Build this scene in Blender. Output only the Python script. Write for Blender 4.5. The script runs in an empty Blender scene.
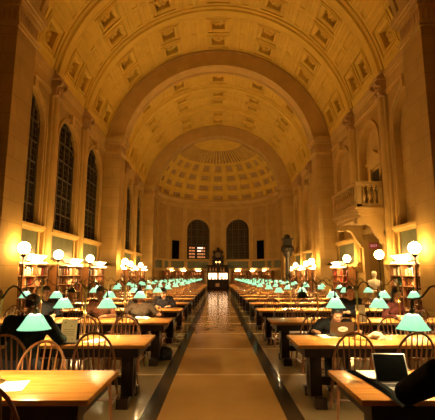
import bpy, bmesh, math, random
from mathutils import Vector, Matrix, Euler
random.seed(7)
PI = math.pi
R = math.radians
S = bpy.context.scene
COL = S.collection

# ------------------------------------------------------------------ mesh builder
class MB:
    def __init__(self):
        self.v = []; self.f = []; self.m = []; self.cur = 0
    def add(self, vs, fs):
        o = len(self.v)
        self.v += [tuple(p) for p in vs]
        for f in fs:
            self.f.append(tuple(i + o for i in f)); self.m.append(self.cur)
        return self
    def quad(self, a, b, c, d):
        return self.add([a, b, c, d], [(0, 1, 2, 3)])
    def hexa(self, c):
        return self.add(c, [(0, 3, 2, 1), (4, 5, 6, 7), (0, 1, 5, 4), (1, 2, 6, 5), (2, 3, 7, 6), (3, 0, 4, 7)])
    def box(self, x0, x1, y0, y1, z0, z1, M=None):
        c = [Vector(p) for p in ((x0,y0,z0),(x1,y0,z0),(x1,y1,z0),(x0,y1,z0),(x0,y0,z1),(x1,y0,z1),(x1,y1,z1),(x0,y1,z1))]
        if M is not None: c = [M @ p for p in c]
        return self.hexa(c)
    def mbox(self, mp, u0, u1, z0, z1, d0, d1):
        return self.hexa([mp(u0,z0,d0), mp(u1,z0,d0), mp(u1,z0,d1), mp(u0,z0,d1), mp(u0,z1,d0), mp(u1,z1,d0), mp(u1,z1,d1), mp(u0,z1,d1)])
    def tube(self, pts, r, n=8, cap=True):
        pts = [Vector(p) for p in pts]
        k = len(pts)
        rs = r if isinstance(r, (list, tuple)) else [r] * k
        vs = []; prev = None
        for i, p in enumerate(pts):
            t = (pts[min(i+1, k-1)] - pts[max(i-1, 0)]).normalized()
            if prev is None:
                a = Vector((0,0,1)) if abs(t.z) < .9 else Vector((1,0,0))
                u = t.cross(a).normalized()
            else:
                u = (prev - t * prev.dot(t)).normalized()
            prev = u; w = t.cross(u)
            for j in range(n):
                an = 2 * PI * j / n
                vs.append(p + (u * math.cos(an) + w * math.sin(an)) * rs[i])
        fs = []
        for i in range(k - 1):
            for j in range(n):
                a = i*n + j; b = i*n + (j+1) % n
                fs.append((a, b, b + n, a + n))
        if cap:
            fs.append(tuple(range(n-1, -1, -1))); fs.append(tuple(range((k-1)*n, k*n)))
        return self.add(vs, fs)
    def lathe(self, prof, n=16, c=(0,0,0), cap=True, M=None):
        vs = []; c = Vector(c)
        for (r, z) in prof:
            for j in range(n):
                an = 2 * PI * j / n
                p = Vector((r * math.cos(an), r * math.sin(an), z))
                if M is not None: p = M @ p
                vs.append(p + c)
        fs = []
        for i in range(len(prof) - 1):
            for j in range(n):
                a = i*n + j; b = i*n + (j+1) % n
                fs.append((a, b, b + n, a + n))
        if cap:
            fs.append(tuple(range(n-1, -1, -1))); fs.append(tuple(range((len(prof)-1)*n, len(prof)*n)))
        return self.add(vs, fs)
    def ell(self, c, r, M=None, nu=14, nv=9):
        c = Vector(c); r = (r, r, r) if not isinstance(r, (list, tuple)) else r
        vs = []
        def P(th, ph):
            p = Vector((r[0]*math.sin(ph)*math.cos(th), r[1]*math.sin(ph)*math.sin(th), r[2]*math.cos(ph)))
            return (M @ p if M is not None else p) + c
        vs.append(P(0, 0))
        for i in range(1, nv):
            for j in range(nu): vs.append(P(2*PI*j/nu, PI*i/nv))
        vs.append(P(0, PI)); L = len(vs) - 1
        fs = []
        for j in range(nu): fs.append((0, 1+j, 1+(j+1) % nu))
        for i in range(nv-2):
            for j in range(nu):
                a = 1+i*nu+j; b = 1+i*nu+(j+1) % nu
                fs.append((a, a+nu, b+nu, b))
        for j in range(nu): fs.append((L, 1+(nv-2)*nu+(j+1) % nu, 1+(nv-2)*nu+j))
        return self.add(vs, fs)
    def capsule(self, p0, p1, r0, r1, n=12):
        p0 = Vector(p0); p1 = Vector(p1); t = p1 - p0
        L = t.length
        if L < 1e-6: return self.ell(p0, r0)
        t /= L
        pts = []; rs = []
        for k in range(4):
            a = PI/2 * (1 - k/4); pts.append(p0 - t*r0*math.sin(a)); rs.append(max(1e-3, r0*math.cos(a)))
        pts.append(p0); rs.append(r0); pts.append(p1); rs.append(r1)
        for k in range(1, 5):
            a = PI/2 * k/4; pts.append(p1 + t*r1*math.sin(a)); rs.append(max(1e-3, r1*math.cos(a)))
        return self.tube(pts, rs, n)
    def extr(self, mp, us, prof, cap=True):
        """closed profile of (d, z) swept along u"""
        n = len(prof); vs = []
        for u in us:
            for (d, z) in prof: vs.append(mp(u, z, d))
        fs = []
        for i in range(len(us) - 1):
            for j in range(n):
                a = i*n+j; b = i*n+(j+1) % n
                fs.append((a, b, b+n, a+n))
        if cap:
            fs.append(tuple(range(n-1, -1, -1))); fs.append(tuple(range((len(us)-1)*n, len(us)*n)))
        return self.add(vs, fs)
    def build(self, name, mats, parent=None, smooth=35, bevel=0, fix=True, loc=None):
        me = bpy.data.meshes.new(name)
        me.from_pydata(self.v, [], self.f)
        if not isinstance(mats, (list, tuple)): mats = [mats]
        for m in mats: me.materials.append(m)
        if len(mats) > 1: me.polygons.foreach_set('material_index', self.m)
        if fix or bevel:
            bm = bmesh.new(); bm.from_mesh(me)
            if fix: bmesh.ops.recalc_face_normals(bm, faces=bm.faces)
            if bevel:
                es = [e for e in bm.edges if len(e.link_faces) == 2 and e.calc_face_angle(0) > R(40)]
                bmesh.ops.bevel(bm, geom=es, offset=bevel, segments=2, affect='EDGES', profile=.6, clamp_overlap=True)
            bm.to_mesh(me); bm.free()
        if smooth:
            me.polygons.foreach_set('use_smooth', [True]*len(me.polygons))
            me.set_sharp_from_angle(angle=R(smooth))
        me.update()
        o = bpy.data.objects.new(name, me); COL.objects.link(o)
        if parent is not None: o.parent = parent
        if loc is not None: o.location = loc
        return o

def tag(o, label, cat, group=None, kind=None):
    o['label'] = label; o['category'] = cat
    if group: o['group'] = group
    if kind: o['kind'] = kind
    return o
def thing(name, label, cat, loc=(0,0,0), rz=0, group=None):
    o = bpy.data.objects.new(name, None); COL.objects.link(o)
    o.empty_display_size = .1
    o.location = loc; o.rotation_euler = (0, 0, rz)
    return tag(o, label, cat, group)
def struct(o):
    o['kind'] = 'structure'; return o
def sempty(name, loc=(0,0,0)):
    o = bpy.data.objects.new(name, None); COL.objects.link(o); o.location = loc; o.empty_display_size = .1
    return struct(o)
def kids(o):
    return list(o.children)
def dup(root, loc, rz=0, label=None):
    KD = {}
    r = root.copy(); COL.objects.link(r); r.location = loc; r.rotation_euler = (0, 0, rz)
    if label: r['label'] = label
    for ch in kids(root):
        if ch.type == 'EMPTY' and ch.parent is not root: continue
        c = ch.copy(); COL.objects.link(c); c.parent = r
        for g in kids(ch):
            d = g.copy(); COL.objects.link(d); d.parent = c
    return r
ORD = ['first','second','third','fourth','fifth','sixth','seventh','eighth','ninth','tenth','eleventh','twelfth','thirteenth','fourteenth','fifteenth','sixteenth','seventeenth']

# ------------------------------------------------------------------ materials
def nodes(name):
    m = bpy.data.materials.new(name); m.use_nodes = True
    nt = m.node_tree; b = nt.nodes['Principled BSDF']
    return m, nt, b
def sset(b, k, v):
    if k in b.inputs: b.inputs[k].default_value = v
def mat(name, col, rough=.5, metal=0, var=.12, scale=8, bump=.0, bscale=40, spec=.5, stretch=(1,1,1), emit=None, estr=0):
    m, nt, b = nodes(name)
    N = nt.nodes; L = nt.links
    tc = N.new('ShaderNodeTexCoord'); mp = N.new('ShaderNodeMapping'); mp.inputs['Scale'].default_value = stretch
    L.new(tc.outputs['Object'], mp.inputs['Vector'])
    no = N.new('ShaderNodeTexNoise'); no.inputs['Scale'].default_value = scale; no.inputs['Detail'].default_value = 4
    L.new(mp.outputs[0], no.inputs['Vector'])
    cr = N.new('ShaderNodeValToRGB')
    a = [max(0, c*(1-var)) for c in col]; z = [min(1, c*(1+var)) for c in col]
    cr.color_ramp.elements[0].position = .3; cr.color_ramp.elements[1].position = .7
    cr.color_ramp.elements[0].color = (*a, 1); cr.color_ramp.elements[1].color = (*z, 1)
    L.new(no.outputs['Fac'], cr.inputs[0]); L.new(cr.outputs[0], b.inputs['Base Color'])
    b.inputs['Roughness'].default_value = rough; b.inputs['Metallic'].default_value = metal
    sset(b, 'Specular IOR Level', spec)
    if bump:
        nb = N.new('ShaderNodeTexNoise'); nb.inputs['Scale'].default_value = bscale; nb.inputs['Detail'].default_value = 3
        L.new(mp.outputs[0], nb.inputs['Vector'])
        bp = N.new('ShaderNodeBump'); bp.inputs['Strength'].default_value = bump; bp.inputs['Distance'].default_value = .02
        L.new(nb.outputs['Fac'], bp.inputs['Height']); L.new(bp.outputs[0], b.inputs['Normal'])
    if emit:
        b.inputs['Emission Color'].default_value = (*emit, 1); b.inputs['Emission Strength'].default_value = estr
    return m
def wood(name, c0, c1, rough=.35, stretch=(1.2, 14, 14), spec=.5):
    m, nt, b = nodes(name); N = nt.nodes; L = nt.links
    tc = N.new('ShaderNodeTexCoord'); mp = N.new('ShaderNodeMapping'); mp.inputs['Scale'].default_value = stretch
    L.new(tc.outputs['Object'], mp.inputs['Vector'])
    n1 = N.new('ShaderNodeTexNoise'); n1.inputs['Scale'].default_value = 2.2; n1.inputs['Detail'].default_value = 7; n1.inputs['Distortion'].default_value = .6
    L.new(mp.outputs[0], n1.inputs['Vector'])
    cr = N.new('ShaderNodeValToRGB'); cr.color_ramp.elements[0].position = .32; cr.color_ramp.elements[1].position = .7
    cr.color_ramp.elements[0].color = (*c0, 1); cr.color_ramp.elements[1].color = (*c1, 1)
    L.new(n1.outputs['Fac'], cr.inputs[0]); L.new(cr.outputs[0], b.inputs['Base Color'])
    b.inputs['Roughness'].default_value = rough; sset(b, 'Specular IOR Level', spec)
    bp = N.new('ShaderNodeBump'); bp.inputs['Strength'].default_value = .08; bp.inputs['Distance'].default_value = .01
    L.new(n1.outputs['Fac'], bp.inputs['Height']); L.new(bp.outputs[0], b.inputs['Normal'])
    return m
def translucent(name, col):
    m, nt, b = nodes(name); N = nt.nodes; L = nt.links
    b.inputs['Base Color'].default_value = (*col, 1); b.inputs['Roughness'].default_value = .8
    t = N.new('ShaderNodeBsdfTranslucent'); t.inputs[0].default_value = (*col, 1)
    mx = N.new('ShaderNodeMixShader'); mx.inputs[0].default_value = .55
    L.new(b.outputs[0], mx.inputs[1]); L.new(t.outputs[0], mx.inputs[2]); L.new(mx.outputs[0], N['Material Output'].inputs[0])
    return m
def lit_glass(name, col, trans, emit, estr):
    m, nt, b = nodes(name); N = nt.nodes; L = nt.links
    tc = N.new('ShaderNodeTexCoord'); no = N.new('ShaderNodeTexNoise'); no.inputs['Scale'].default_value = 30; L.new(tc.outputs['Object'], no.inputs['Vector'])
    bp = N.new('ShaderNodeBump'); bp.inputs['Strength'].default_value = .03; L.new(no.outputs['Fac'], bp.inputs['Height']); L.new(bp.outputs[0], b.inputs['Normal'])
    b.inputs['Base Color'].default_value = (*col, 1); b.inputs['Roughness'].default_value = .25
    b.inputs['Emission Color'].default_value = (*emit, 1); b.inputs['Emission Strength'].default_value = estr
    t = N.new('ShaderNodeBsdfTranslucent'); t.inputs[0].default_value = (*trans, 1)
    mx = N.new('ShaderNodeMixShader'); mx.inputs[0].default_value = .5
    L.new(b.outputs[0], mx.inputs[1]); L.new(t.outputs[0], mx.inputs[2]); L.new(mx.outputs[0], N['Material Output'].inputs[0])
    return m
def emis(name, col, s):
    m, nt, b = nodes(name)
    b.inputs['Base Color'].default_value = (*[min(1, c) for c in col], 1)
    b.inputs['Emission Color'].default_value = (*col, 1); b.inputs['Emission Strength'].default_value = s
    b.inputs['Roughness'].default_value = .3
    return m
def stone(name, col, var=.1, joints=True, bw=1.5, bh=.62):
    m, nt, b = nodes(name); N = nt.nodes; L = nt.links
    tc = N.new('ShaderNodeTexCoord')
    n1 = N.new('ShaderNodeTexNoise'); n1.inputs['Scale'].default_value = 1.7; n1.inputs['Detail'].default_value = 6
    L.new(tc.outputs['Object'], n1.inputs['Vector'])
    cr = N.new('ShaderNodeValToRGB'); cr.color_ramp.elements[0].position = .3; cr.color_ramp.elements[1].position = .72
    cr.color_ramp.elements[0].color = (*[c*(1-var) for c in col], 1); cr.color_ramp.elements[1].color = (*[min(1, c*(1+var)) for c in col], 1)
    L.new(n1.outputs['Fac'], cr.inputs[0])
    out = cr.outputs[0]
    if joints:
        sp = N.new('ShaderNodeSeparateXYZ'); L.new(tc.outputs['Object'], sp.inputs[0])
        ad = N.new('ShaderNodeMath'); ad.operation = 'ADD'; L.new(sp.outputs[0], ad.inputs[0]); L.new(sp.outputs[1], ad.inputs[1])
        cb = N.new('ShaderNodeCombineXYZ'); L.new(ad.outputs[0], cb.inputs[0]); L.new(sp.outputs[2], cb.inputs[1])
        br = N.new('ShaderNodeTexBrick'); br.inputs['Scale'].default_value = 1; br.inputs['Mortar Size'].default_value = .012
        br.inputs['Brick Width'].default_value = bw; br.inputs['Row Height'].default_value = bh
        br.inputs['Color1'].default_value = (1,1,1,1); br.inputs['Color2'].default_value = (.93,.92,.9,1); br.inputs['Mortar'].default_value = (.72,.7,.66,1)
        L.new(cb.outputs[0], br.inputs['Vector'])
        mx = N.new('ShaderNodeMix'); mx.data_type = 'RGBA'; mx.blend_type = 'MULTIPLY'; mx.inputs[0].default_value = 1
        L.new(out, mx.inputs[6]); L.new(br.outputs['Color'], mx.inputs[7]); out = mx.outputs[2]
    L.new(out, b.inputs['Base Color']); b.inputs['Roughness'].default_value = .75; sset(b, 'Specular IOR Level', .25)
    n2 = N.new('ShaderNodeTexNoise'); n2.inputs['Scale'].default_value = 14; n2.inputs['Detail'].default_value = 5
    L.new(tc.outputs['Object'], n2.inputs['Vector'])
    bp = N.new('ShaderNodeBump'); bp.inputs['Strength'].default_value = .12; bp.inputs['Distance'].default_value = .02
    L.new(n2.outputs['Fac'], bp.inputs['Height']); L.new(bp.outputs[0], b.inputs['Normal'])
    return m
# ------------------------------------------------------------------ palette
M_STONE = stone('sandstone', (.42, .285, .10))
M_PLAIN = stone('dressed_stone', (.47, .325, .115), joints=False)
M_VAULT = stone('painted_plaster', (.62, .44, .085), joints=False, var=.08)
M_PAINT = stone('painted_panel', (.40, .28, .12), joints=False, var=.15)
M_BLACKCLOTH = mat('black_cloth', (.0018, .0018, .0018), .9, var=.2, spec=.03)
M_CARVE = stone('carved_stone', (.40, .26, .12), joints=False, var=.25)
M_GREENP = mat('green_panel', (.11, .135, .075), .45, var=.2, scale=3)
M_GLASS = mat('night_glass', (.035, .028, .018), .16, var=.3, scale=2, bump=.15, bscale=5)
M_LEAD = mat('window_bar', (.055, .045, .03), .6)
M_TABLE = wood('oak_tabletop', (.42, .17, .035), (.64, .30, .075), .25, (1.0, 13, 13))
M_DARK = wood('dark_oak', (.010, .0045, .0025), (.026, .011, .005), .42, (6, 6, 1.2), .25)
M_CHAIR = wood('chair_oak', (.12, .042, .014), (.23, .085, .026), .32, (5, 5, 2))
M_CASE = wood('bookcase_oak', (.20, .085, .028), (.33, .15, .05), .4, (6, 6, 1.0))
M_BRASS = mat('aged_brass', (.50, .31, .09), .32, 1, var=.15, scale=20)
M_BRONZE = mat('dark_bronze', (.075, .055, .03), .35, .8, var=.2, scale=20)
M_SHADE = lit_glass('green_glass_lit', (.03, .30, .19), (.24, .37, .38), (.40, 1.0, .56), 1.3)
M_SHADEOFF = mat('green_glass_unlit', (.008, .035, .022), .15, var=.1, scale=6)
M_INNER = mat('shade_lining', (.8, .78, .7), .6, var=.03)
M_BULB = emis('lamp_bulb', (1, .68, .30), 2400)
M_GLOBE = emis('opal_globe', (1, .56, .16), 92)
M_TUBE = emis('hood_tube', (1, .64, .26), 700)
M_HOOD = mat('opal_hood', (.8, .74, .6), .4, var=.05, emit=(1, .68, .36), estr=1.3)
M_TUBEDIM = emis('hood_tube_dim', (1, .52, .17), 130)
M_HOODDIM = mat('opal_hood_dim', (.7, .55, .35), .4, var=.05, emit=(1, .50, .16), estr=.8)
M_CARD = translucent('thin_card', (.80, .74, .58))
M_PAPER = mat('paper', (.86, .83, .74), .7, var=.03)
M_BLACK = mat('black_plastic', (.012, .012, .012), .35, var=.2)
M_SILVER = mat('laptop_silver', (.62, .61, .60), .3, .8, var=.04)
M_SCREEN = mat('laptop_screen', (.0005, .0005, .0005), .6, var=.1, spec=.01)
M_MARBLE = mat('white_marble', (.80, .76, .68), .4, var=.08, scale=5)
M_SKIN = mat('skin_light', (.60, .33, .20), .5, var=.06)
M_SKIN2 = mat('skin_brown', (.20, .09, .045), .5, var=.06)
M_HAIR = mat('dark_hair', (.012, .009, .007), .5, var=.4, scale=60)
M_JEANS = mat('dark_trousers', (.02, .022, .03), .8, var=.2, scale=30)
M_LIP = mat('lip', (.30, .09, .07), .5)
M_EYE = mat('eye_dark', (.01, .008, .006), .2)
BOOKC = [('brown', (.16,.065,.025)), ('tan', (.46,.27,.11)), ('dark green', (.03,.08,.035)), ('red', (.42,.035,.02)), ('cream', (.72,.62,.42)), ('black', (.02,.017,.015)), ('orange', (.55,.2,.05)), ('maroon', (.20,.025,.02))]
M_BOOK = [(n, mat('book_' + n.replace(' ', '_'), c, .6, var=.12, scale=30)) for n, c in BOOKC]

# floor: polished tan terrazzo aisle, dark border strips, pale cross strips
def floor_mat():
    m, nt, b = nodes('polished_floor'); N = nt.nodes; L = nt.links
    tc = N.new('ShaderNodeTexCoord'); sp = N.new('ShaderNodeSeparateXYZ'); L.new(tc.outputs['Object'], sp.inputs[0])
    def math_(op, a, bb=None, c=None):
        n = N.new('ShaderNodeMath'); n.operation = op
        for i, x in enumerate((a, bb, c)):
            if x is None: continue
            if isinstance(x, (int, float)): n.inputs[i].default_value = x
            else: L.new(x, n.inputs[i])
        return n.outputs[0]
    def mixc(f, a, bb):
        n = N.new('ShaderNodeMix'); n.data_type = 'RGBA'
        L.new(f, n.inputs[0])
        for i, x in ((6, a), (7, bb)):
            if isinstance(x, tuple): n.inputs[i].default_value = (*x, 1)
            else: L.new(x, n.inputs[i])
        return n.outputs[2]
    ax = math_('ABSOLUTE', sp.outputs[0])
    no = N.new('ShaderNodeTexNoise'); no.inputs['Scale'].default_value = 2.2; no.inputs['Detail'].default_value = 8; L.new(tc.outputs['Object'], no.inputs['Vector'])
    fine = N.new('ShaderNodeTexNoise'); fine.inputs['Scale'].default_value = 70; fine.inputs['Detail'].default_value = 3; L.new(tc.outputs['Object'], fine.inputs['Vector'])
    f0 = math_('MULTIPLY_ADD', fine.outputs['Fac'], .45, math_('MULTIPLY', no.outputs['Fac'], .6))
    tan = mixc(f0, (.36, .19, .055), (.54, .31, .10))
    grey = mixc(f0, (.22, .155, .07), (.38, .28, .135))
    inner = math_('LESS_THAN', ax, .73); mid = math_('LESS_THAN', ax, .93)
    c = mixc(mid, grey, (.035, .027, .018)); c = mixc(inner, c, tan)
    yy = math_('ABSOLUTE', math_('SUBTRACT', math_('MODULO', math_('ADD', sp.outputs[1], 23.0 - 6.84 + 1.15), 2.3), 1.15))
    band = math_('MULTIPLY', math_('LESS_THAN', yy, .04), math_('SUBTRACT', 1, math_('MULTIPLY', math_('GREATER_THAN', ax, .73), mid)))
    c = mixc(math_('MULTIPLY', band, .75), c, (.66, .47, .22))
    L.new(c, b.inputs['Base Color'])
    rr = math_('MULTIPLY_ADD', no.outputs['Fac'], .14, .10)
    L.new(rr, b.inputs['Roughness']); sset(b, 'Specular IOR Level', .45)
    return m
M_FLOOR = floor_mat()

# ------------------------------------------------------------------ the hall
WX = 7.0; PX = 6.0; ZC = 8.85; RV = 7.0; APY = 38.0; AR = 5.95
PIERS = [(10.9, 12.1), (23.7, 24.9), (36.8, 38.0)]
def mpL(u, z, d): return (-(WX + d), u, z)
def mpR(u, z, d): return ((WX + d), u, z)
def mpA(u, z, d): return ((AR + d) * math.sin(u), APY + (AR + d) * math.cos(u), z)
MP = {'left': mpL, 'right': mpR}

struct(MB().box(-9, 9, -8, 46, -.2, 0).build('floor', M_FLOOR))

def hole(uc, w, zb, zs, depth, arch=True, k=1.0):
    r = w / 2
    top = (lambda u: zs + math.sqrt(max(0, r*r - (u-uc)**2)) * k) if arch else (lambda u: zs)
    return dict(uc=uc, u0=uc-r, u1=uc+r, zb=zb, zs=zs, top=top, depth=depth, r=r, k=k, arch=arch)
def wall_cols(mb, mp, ua, ub, z0, z1, holes, step):
    us = {round(ua, 5), round(ub, 5)}
    n = max(1, int((ub-ua)/step))
    for i in range(n+1): us.add(round(ua+(ub-ua)*i/n, 5))
    for h in holes:
        for i in range(17): us.add(round(h['uc'] - h['r']*math.cos(PI*i/16), 5))
    us = sorted(us)
    for a, b in zip(us, us[1:]):
        if b - a < 1e-4: continue
        m = (a+b)/2; za = zb = z0
        for h in sorted((h for h in holes if h['u0'] < m < h['u1']), key=lambda h: h['zb']):
            mb.quad(mp(a, za, 0), mp(b, zb, 0), mp(b, h['zb'], 0), mp(a, h['zb'], 0))
            D = h['depth']
            if h['zb'] > z0 + .01: mb.quad(mp(a, h['zb'], 0), mp(b, h['zb'], 0), mp(b, h['zb'], D), mp(a, h['zb'], D))
            ta, tb = h['top'](a), h['top'](b)
            mb.quad(mp(a, ta, 0), mp(b, tb, 0), mp(b, tb, D), mp(a, ta, D))
            za, zb = ta, tb
        mb.quad(mp(a, za, 0), mp(b, zb, 0), mp(b, z1, 0), mp(a, z1, 0))
    for h in holes:
        for u in (h['u0'], h['u1']):
            D = h['depth']; t = h['top'](u)
            mb.quad(mp(u, h['zb'], 0), mp(u, h['zb'], D), mp(u, t, D), mp(u, t, 0))

BAYS = []      # (y0, y1) clear spans between pilasters/piers
for (p0, p1) in ((12.1, 23.7), (24.9, 36.8)):
    w = (p1-p0)/3
    for k in range(3): BAYS.append((p0+w*k, p0+w*(k+1)))
WW = 2.45; ZSILL = 3.45; ZSPR = 7.35
PIL = [BAYS[0][1], BAYS[1][1], BAYS[3][1], BAYS[4][1]]
BALC = {1}     # balcony bay on the right wall
holesL = [hole((a+b)/2, WW, ZSILL, ZSPR, .26) for a, b in BAYS]
holesR = []
for i, (a, b) in enumerate(BAYS):
    c = (a+b)/2
    if i in BALC:
        holesR.append(hole(c, 2.3, 4.35, ZSPR, .32)); holesR.append(hole(c, 2.2, 0, 3.45, 1.5, arch=False))
    else: holesR.append(hole(c, WW, ZSILL, ZSPR, .26))
for side, hs in (('left', holesL), ('right', holesR)):
    mb = MB(); wall_cols(mb, MP[side], -8, 38, 0, 10.2, hs, 2.0)
    struct(mb.build('wall_' + side, M_STONE, smooth=0))
mb = MB(); mb.box(-7.2, 7.2, -8.2, -8, 0, 16.5)
struct(mb.build('wall_front', M_STONE, smooth=0))
TRIM = [0]
def trim(mb, m, **k):
    TRIM[0] += 1
    return struct(mb.build('trim_%d' % TRIM[0], m, **k))

# apse wall
holesA = [hole(s*R(21.5), R(25.5), 3.25, 6.3, .35, k=AR) for s in (-1, 1)]
mb = MB(); wall_cols(mb, mpA, -PI/2, PI/2, 0, 9.7, holesA, R(4))
struct(mb.build('wall_back', M_STONE, smooth=25))
mb = MB()   # the wall behind the far arch, left and right of the apse mouth
for s in (-1, 1): mb.box(*sorted((s*5.95, s*7.3)), 38.0, 38.25, 0, 10.2)
trim(mb, M_STONE, smooth=0)

# windows
WN = [0]
def window(mp, h, lit=None, blind=False, cols=4, sill=True, panel=True, kk=1.0, rows=None, zpan=2.25):
    """arched window with bars, moulded surround, sill and green panel below"""
    WN[0] += 1
    root = sempty('window_%d' % WN[0], mp(h['uc'], h['zb'], 0))
    off = Vector(root.location)
    q = lambda u, z, d: tuple(Vector(mp(u, z, d)) - off)
    D = h['depth'] - .02; r = h['r']; uc = h['uc']; zb = h['zb']
    us = [uc - r*math.cos(PI*i/20) for i in range(21)]
    mb = MB()
    for a, b in zip(us, us[1:]): mb.quad(q(a, zb, D), q(b, zb, D), q(b, h['top'](b), D), q(a, h['top'](a), D))
    mb.build('blind_panel' if blind else 'pane', M_STONE if blind else M_GLASS, root, smooth=0, fix=False)
    fr = MB(); k = h['k']
    for i in range(1, cols):
        u = uc - r + 2*r*i/cols; t = .035/kk
        fr.mbox(q, u-t, u+t, zb, h['top'](u)-.01, D-.09, D-.01)
    z = zb + .82; zt = h['zs'] + r*k
    while z < zt - .15:
        hw = r if z <= h['zs'] else math.sqrt(max(0, r*r - ((z-h['zs'])/k)**2))
        n = 4
        for i in range(n): fr.mbox(q, uc-hw+2*hw*i/n, uc-hw+2*hw*(i+1)/n, z-.03, z+.03, D-.08, D-.01)
        z += .82
    for i in range(20):      # outer rim
        a, b = us[i], us[i+1]
        ta, tb = h['top'](a), h['top'](b)
        fr.quad(q(a, ta-.001, D-.1), q(b, tb-.001, D-.1), q(uc+(b-uc)*.93, (tb-h['zs'])*.93+h['zs'], D-.1), q(uc+(a-uc)*.93, (ta-h['zs'])*.93+h['zs'], D-.1))
    for s in (-1, 1): fr.mbox(q, uc+s*r*.93, uc+s*r, zb, h['zs'], D-.1, D-.01)
    fr.mbox(q, uc-r, uc+r, zb, zb+.08, D-.1, D-.01)
    if not blind: fr.build('window_frame', M_LEAD, root, smooth=0)
    th = MB()     # leaded glazing lines
    for i in range(1, cols*3):
        if i % 3 == 0: continue
        u = uc - r + 2*r*i/(cols*3); t = .008/kk
        th.mbox(q, u-t, u+t, zb, h['top'](u)-.01, D-.03, D-.005)
    z = zb + .27
    while z < zt - .1:
        hw = r if z <= h['zs'] else math.sqrt(max(0, r*r - ((z-h['zs'])/k)**2))
        for i in range(4): th.mbox(q, uc-hw+2*hw*i/4, uc-hw+2*hw*(i+1)/4, z-.008, z+.008, D-.03, D-.005)
        z += .273
    if not blind: th.build('glazing_bars', M_LEAD, root, smooth=0)
    if lit:
        for (i, z0, w_, m) in lit:
            lm = MB(); u = uc - r + 2*r*(i+.5)/12; t = r/12*.75*w_
            lm.mbox(q, u-t, u+t, z0, z0+.17, D-.035, D-.03); lm.build('lit_pane', m, root, smooth=0)
    su = MB()     # archivolt
    n = 20; w = .19/kk
    pts = [(uc-r, zb)] + [(uc - r*math.cos(PI*i/n), h['zs'] + r*k*math.sin(PI*i/n)) for i in range(n+1)] + [(uc+r, zb)]
    po = [(uc-r-w, zb)] + [(uc - (r+w)*math.cos(PI*i/n), h['zs'] + (r+w)*k*math.sin(PI*i/n)) for i in range(n+1)] + [(uc+r+w, zb)]
    pm = [((a[0]+b[0])/2, (a[1]+b[1])/2) for a, b in zip(pts, po)]
    for i in range(len(pts)-1):
        for (A, B, d0, d1) in ((pts, pm, -.05, -.05), (pm, pm, -.05, -.10), (pm, po, -.10, -.10), (po, po, -.10, .0), (pts, pts, -.05, .0)):
            su.quad(q(A[i][0], A[i][1], d0), q(A[i+1][0], A[i+1][1], d0), q(B[i+1][0], B[i+1][1], d1), q(B[i][0], B[i][1], d1))
    su.build('window_surround', M_PLAIN, root)
    ks = MB(); ks.mbox(q, uc-.13/kk, uc+.13/kk, zt-.05, zt+.34, -.2, -.02); ks.mbox(q, uc-.17/kk, uc+.17/kk, zt+.34, zt+.4, -.24, -.02)
    ks.build('keystone', M_PLAIN, root, smooth=0)
    if sill:
        e = r + .35/kk; sl = MB()
        ss = [uc-e+2*e*i/8 for i in range(9)]
        sl.extr(q, ss, [(.05, zb-.22), (-.08, zb-.22), (-.14, zb-.14), (-.22, zb-.1), (-.22, zb), (.05, zb+.01)])
        sl.build('window_sill', M_PLAIN, root, smooth=0)
    if panel:
        pn = MB(); e = r + .05/kk; ss = [uc-e+2*e*i/8 for i in range(9)]
        pn.extr(q, ss, [(.0, zpan), (-.02, zpan), (-.02, zb-.22), (.0, zb-.22)])
        pn.build('green_panel', M_GREENP, root, smooth=0)
        pf = MB()
        for s in (-1, 1): pf.mbox(q, uc+s*e, uc+s*(e+.16/kk), zpan-.05, zb-.22, -.07, 0)
        pf.build('panel_frame', M_PLAIN, root, smooth=0)
    return root
for h in holesL: window(mpL, h)
for h in holesR:
    if h['depth'] == .26: window(mpR, h, blind=True)
M_LIT1 = emis('lit_window_warm', (1, .42, .16), .45)
M_LIT2 = emis('lit_window_bright', (1, .66, .52), 2.2)
lit = []
for row in range(4):
    for i in range(2, 10):
        if (i*7 + row*5) % 5 == 0: continue
        lit.append((i, 3.42 + row*.33, 1, M_LIT2 if (row == 3 and 5 <= i <= 8) or (row == 2 and i in (6, 7)) else M_LIT1))
window(mpA, holesA[0], lit, kk=AR, zpan=2.3)
window(mpA, holesA[1], kk=AR, zpan=2.3)

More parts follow.
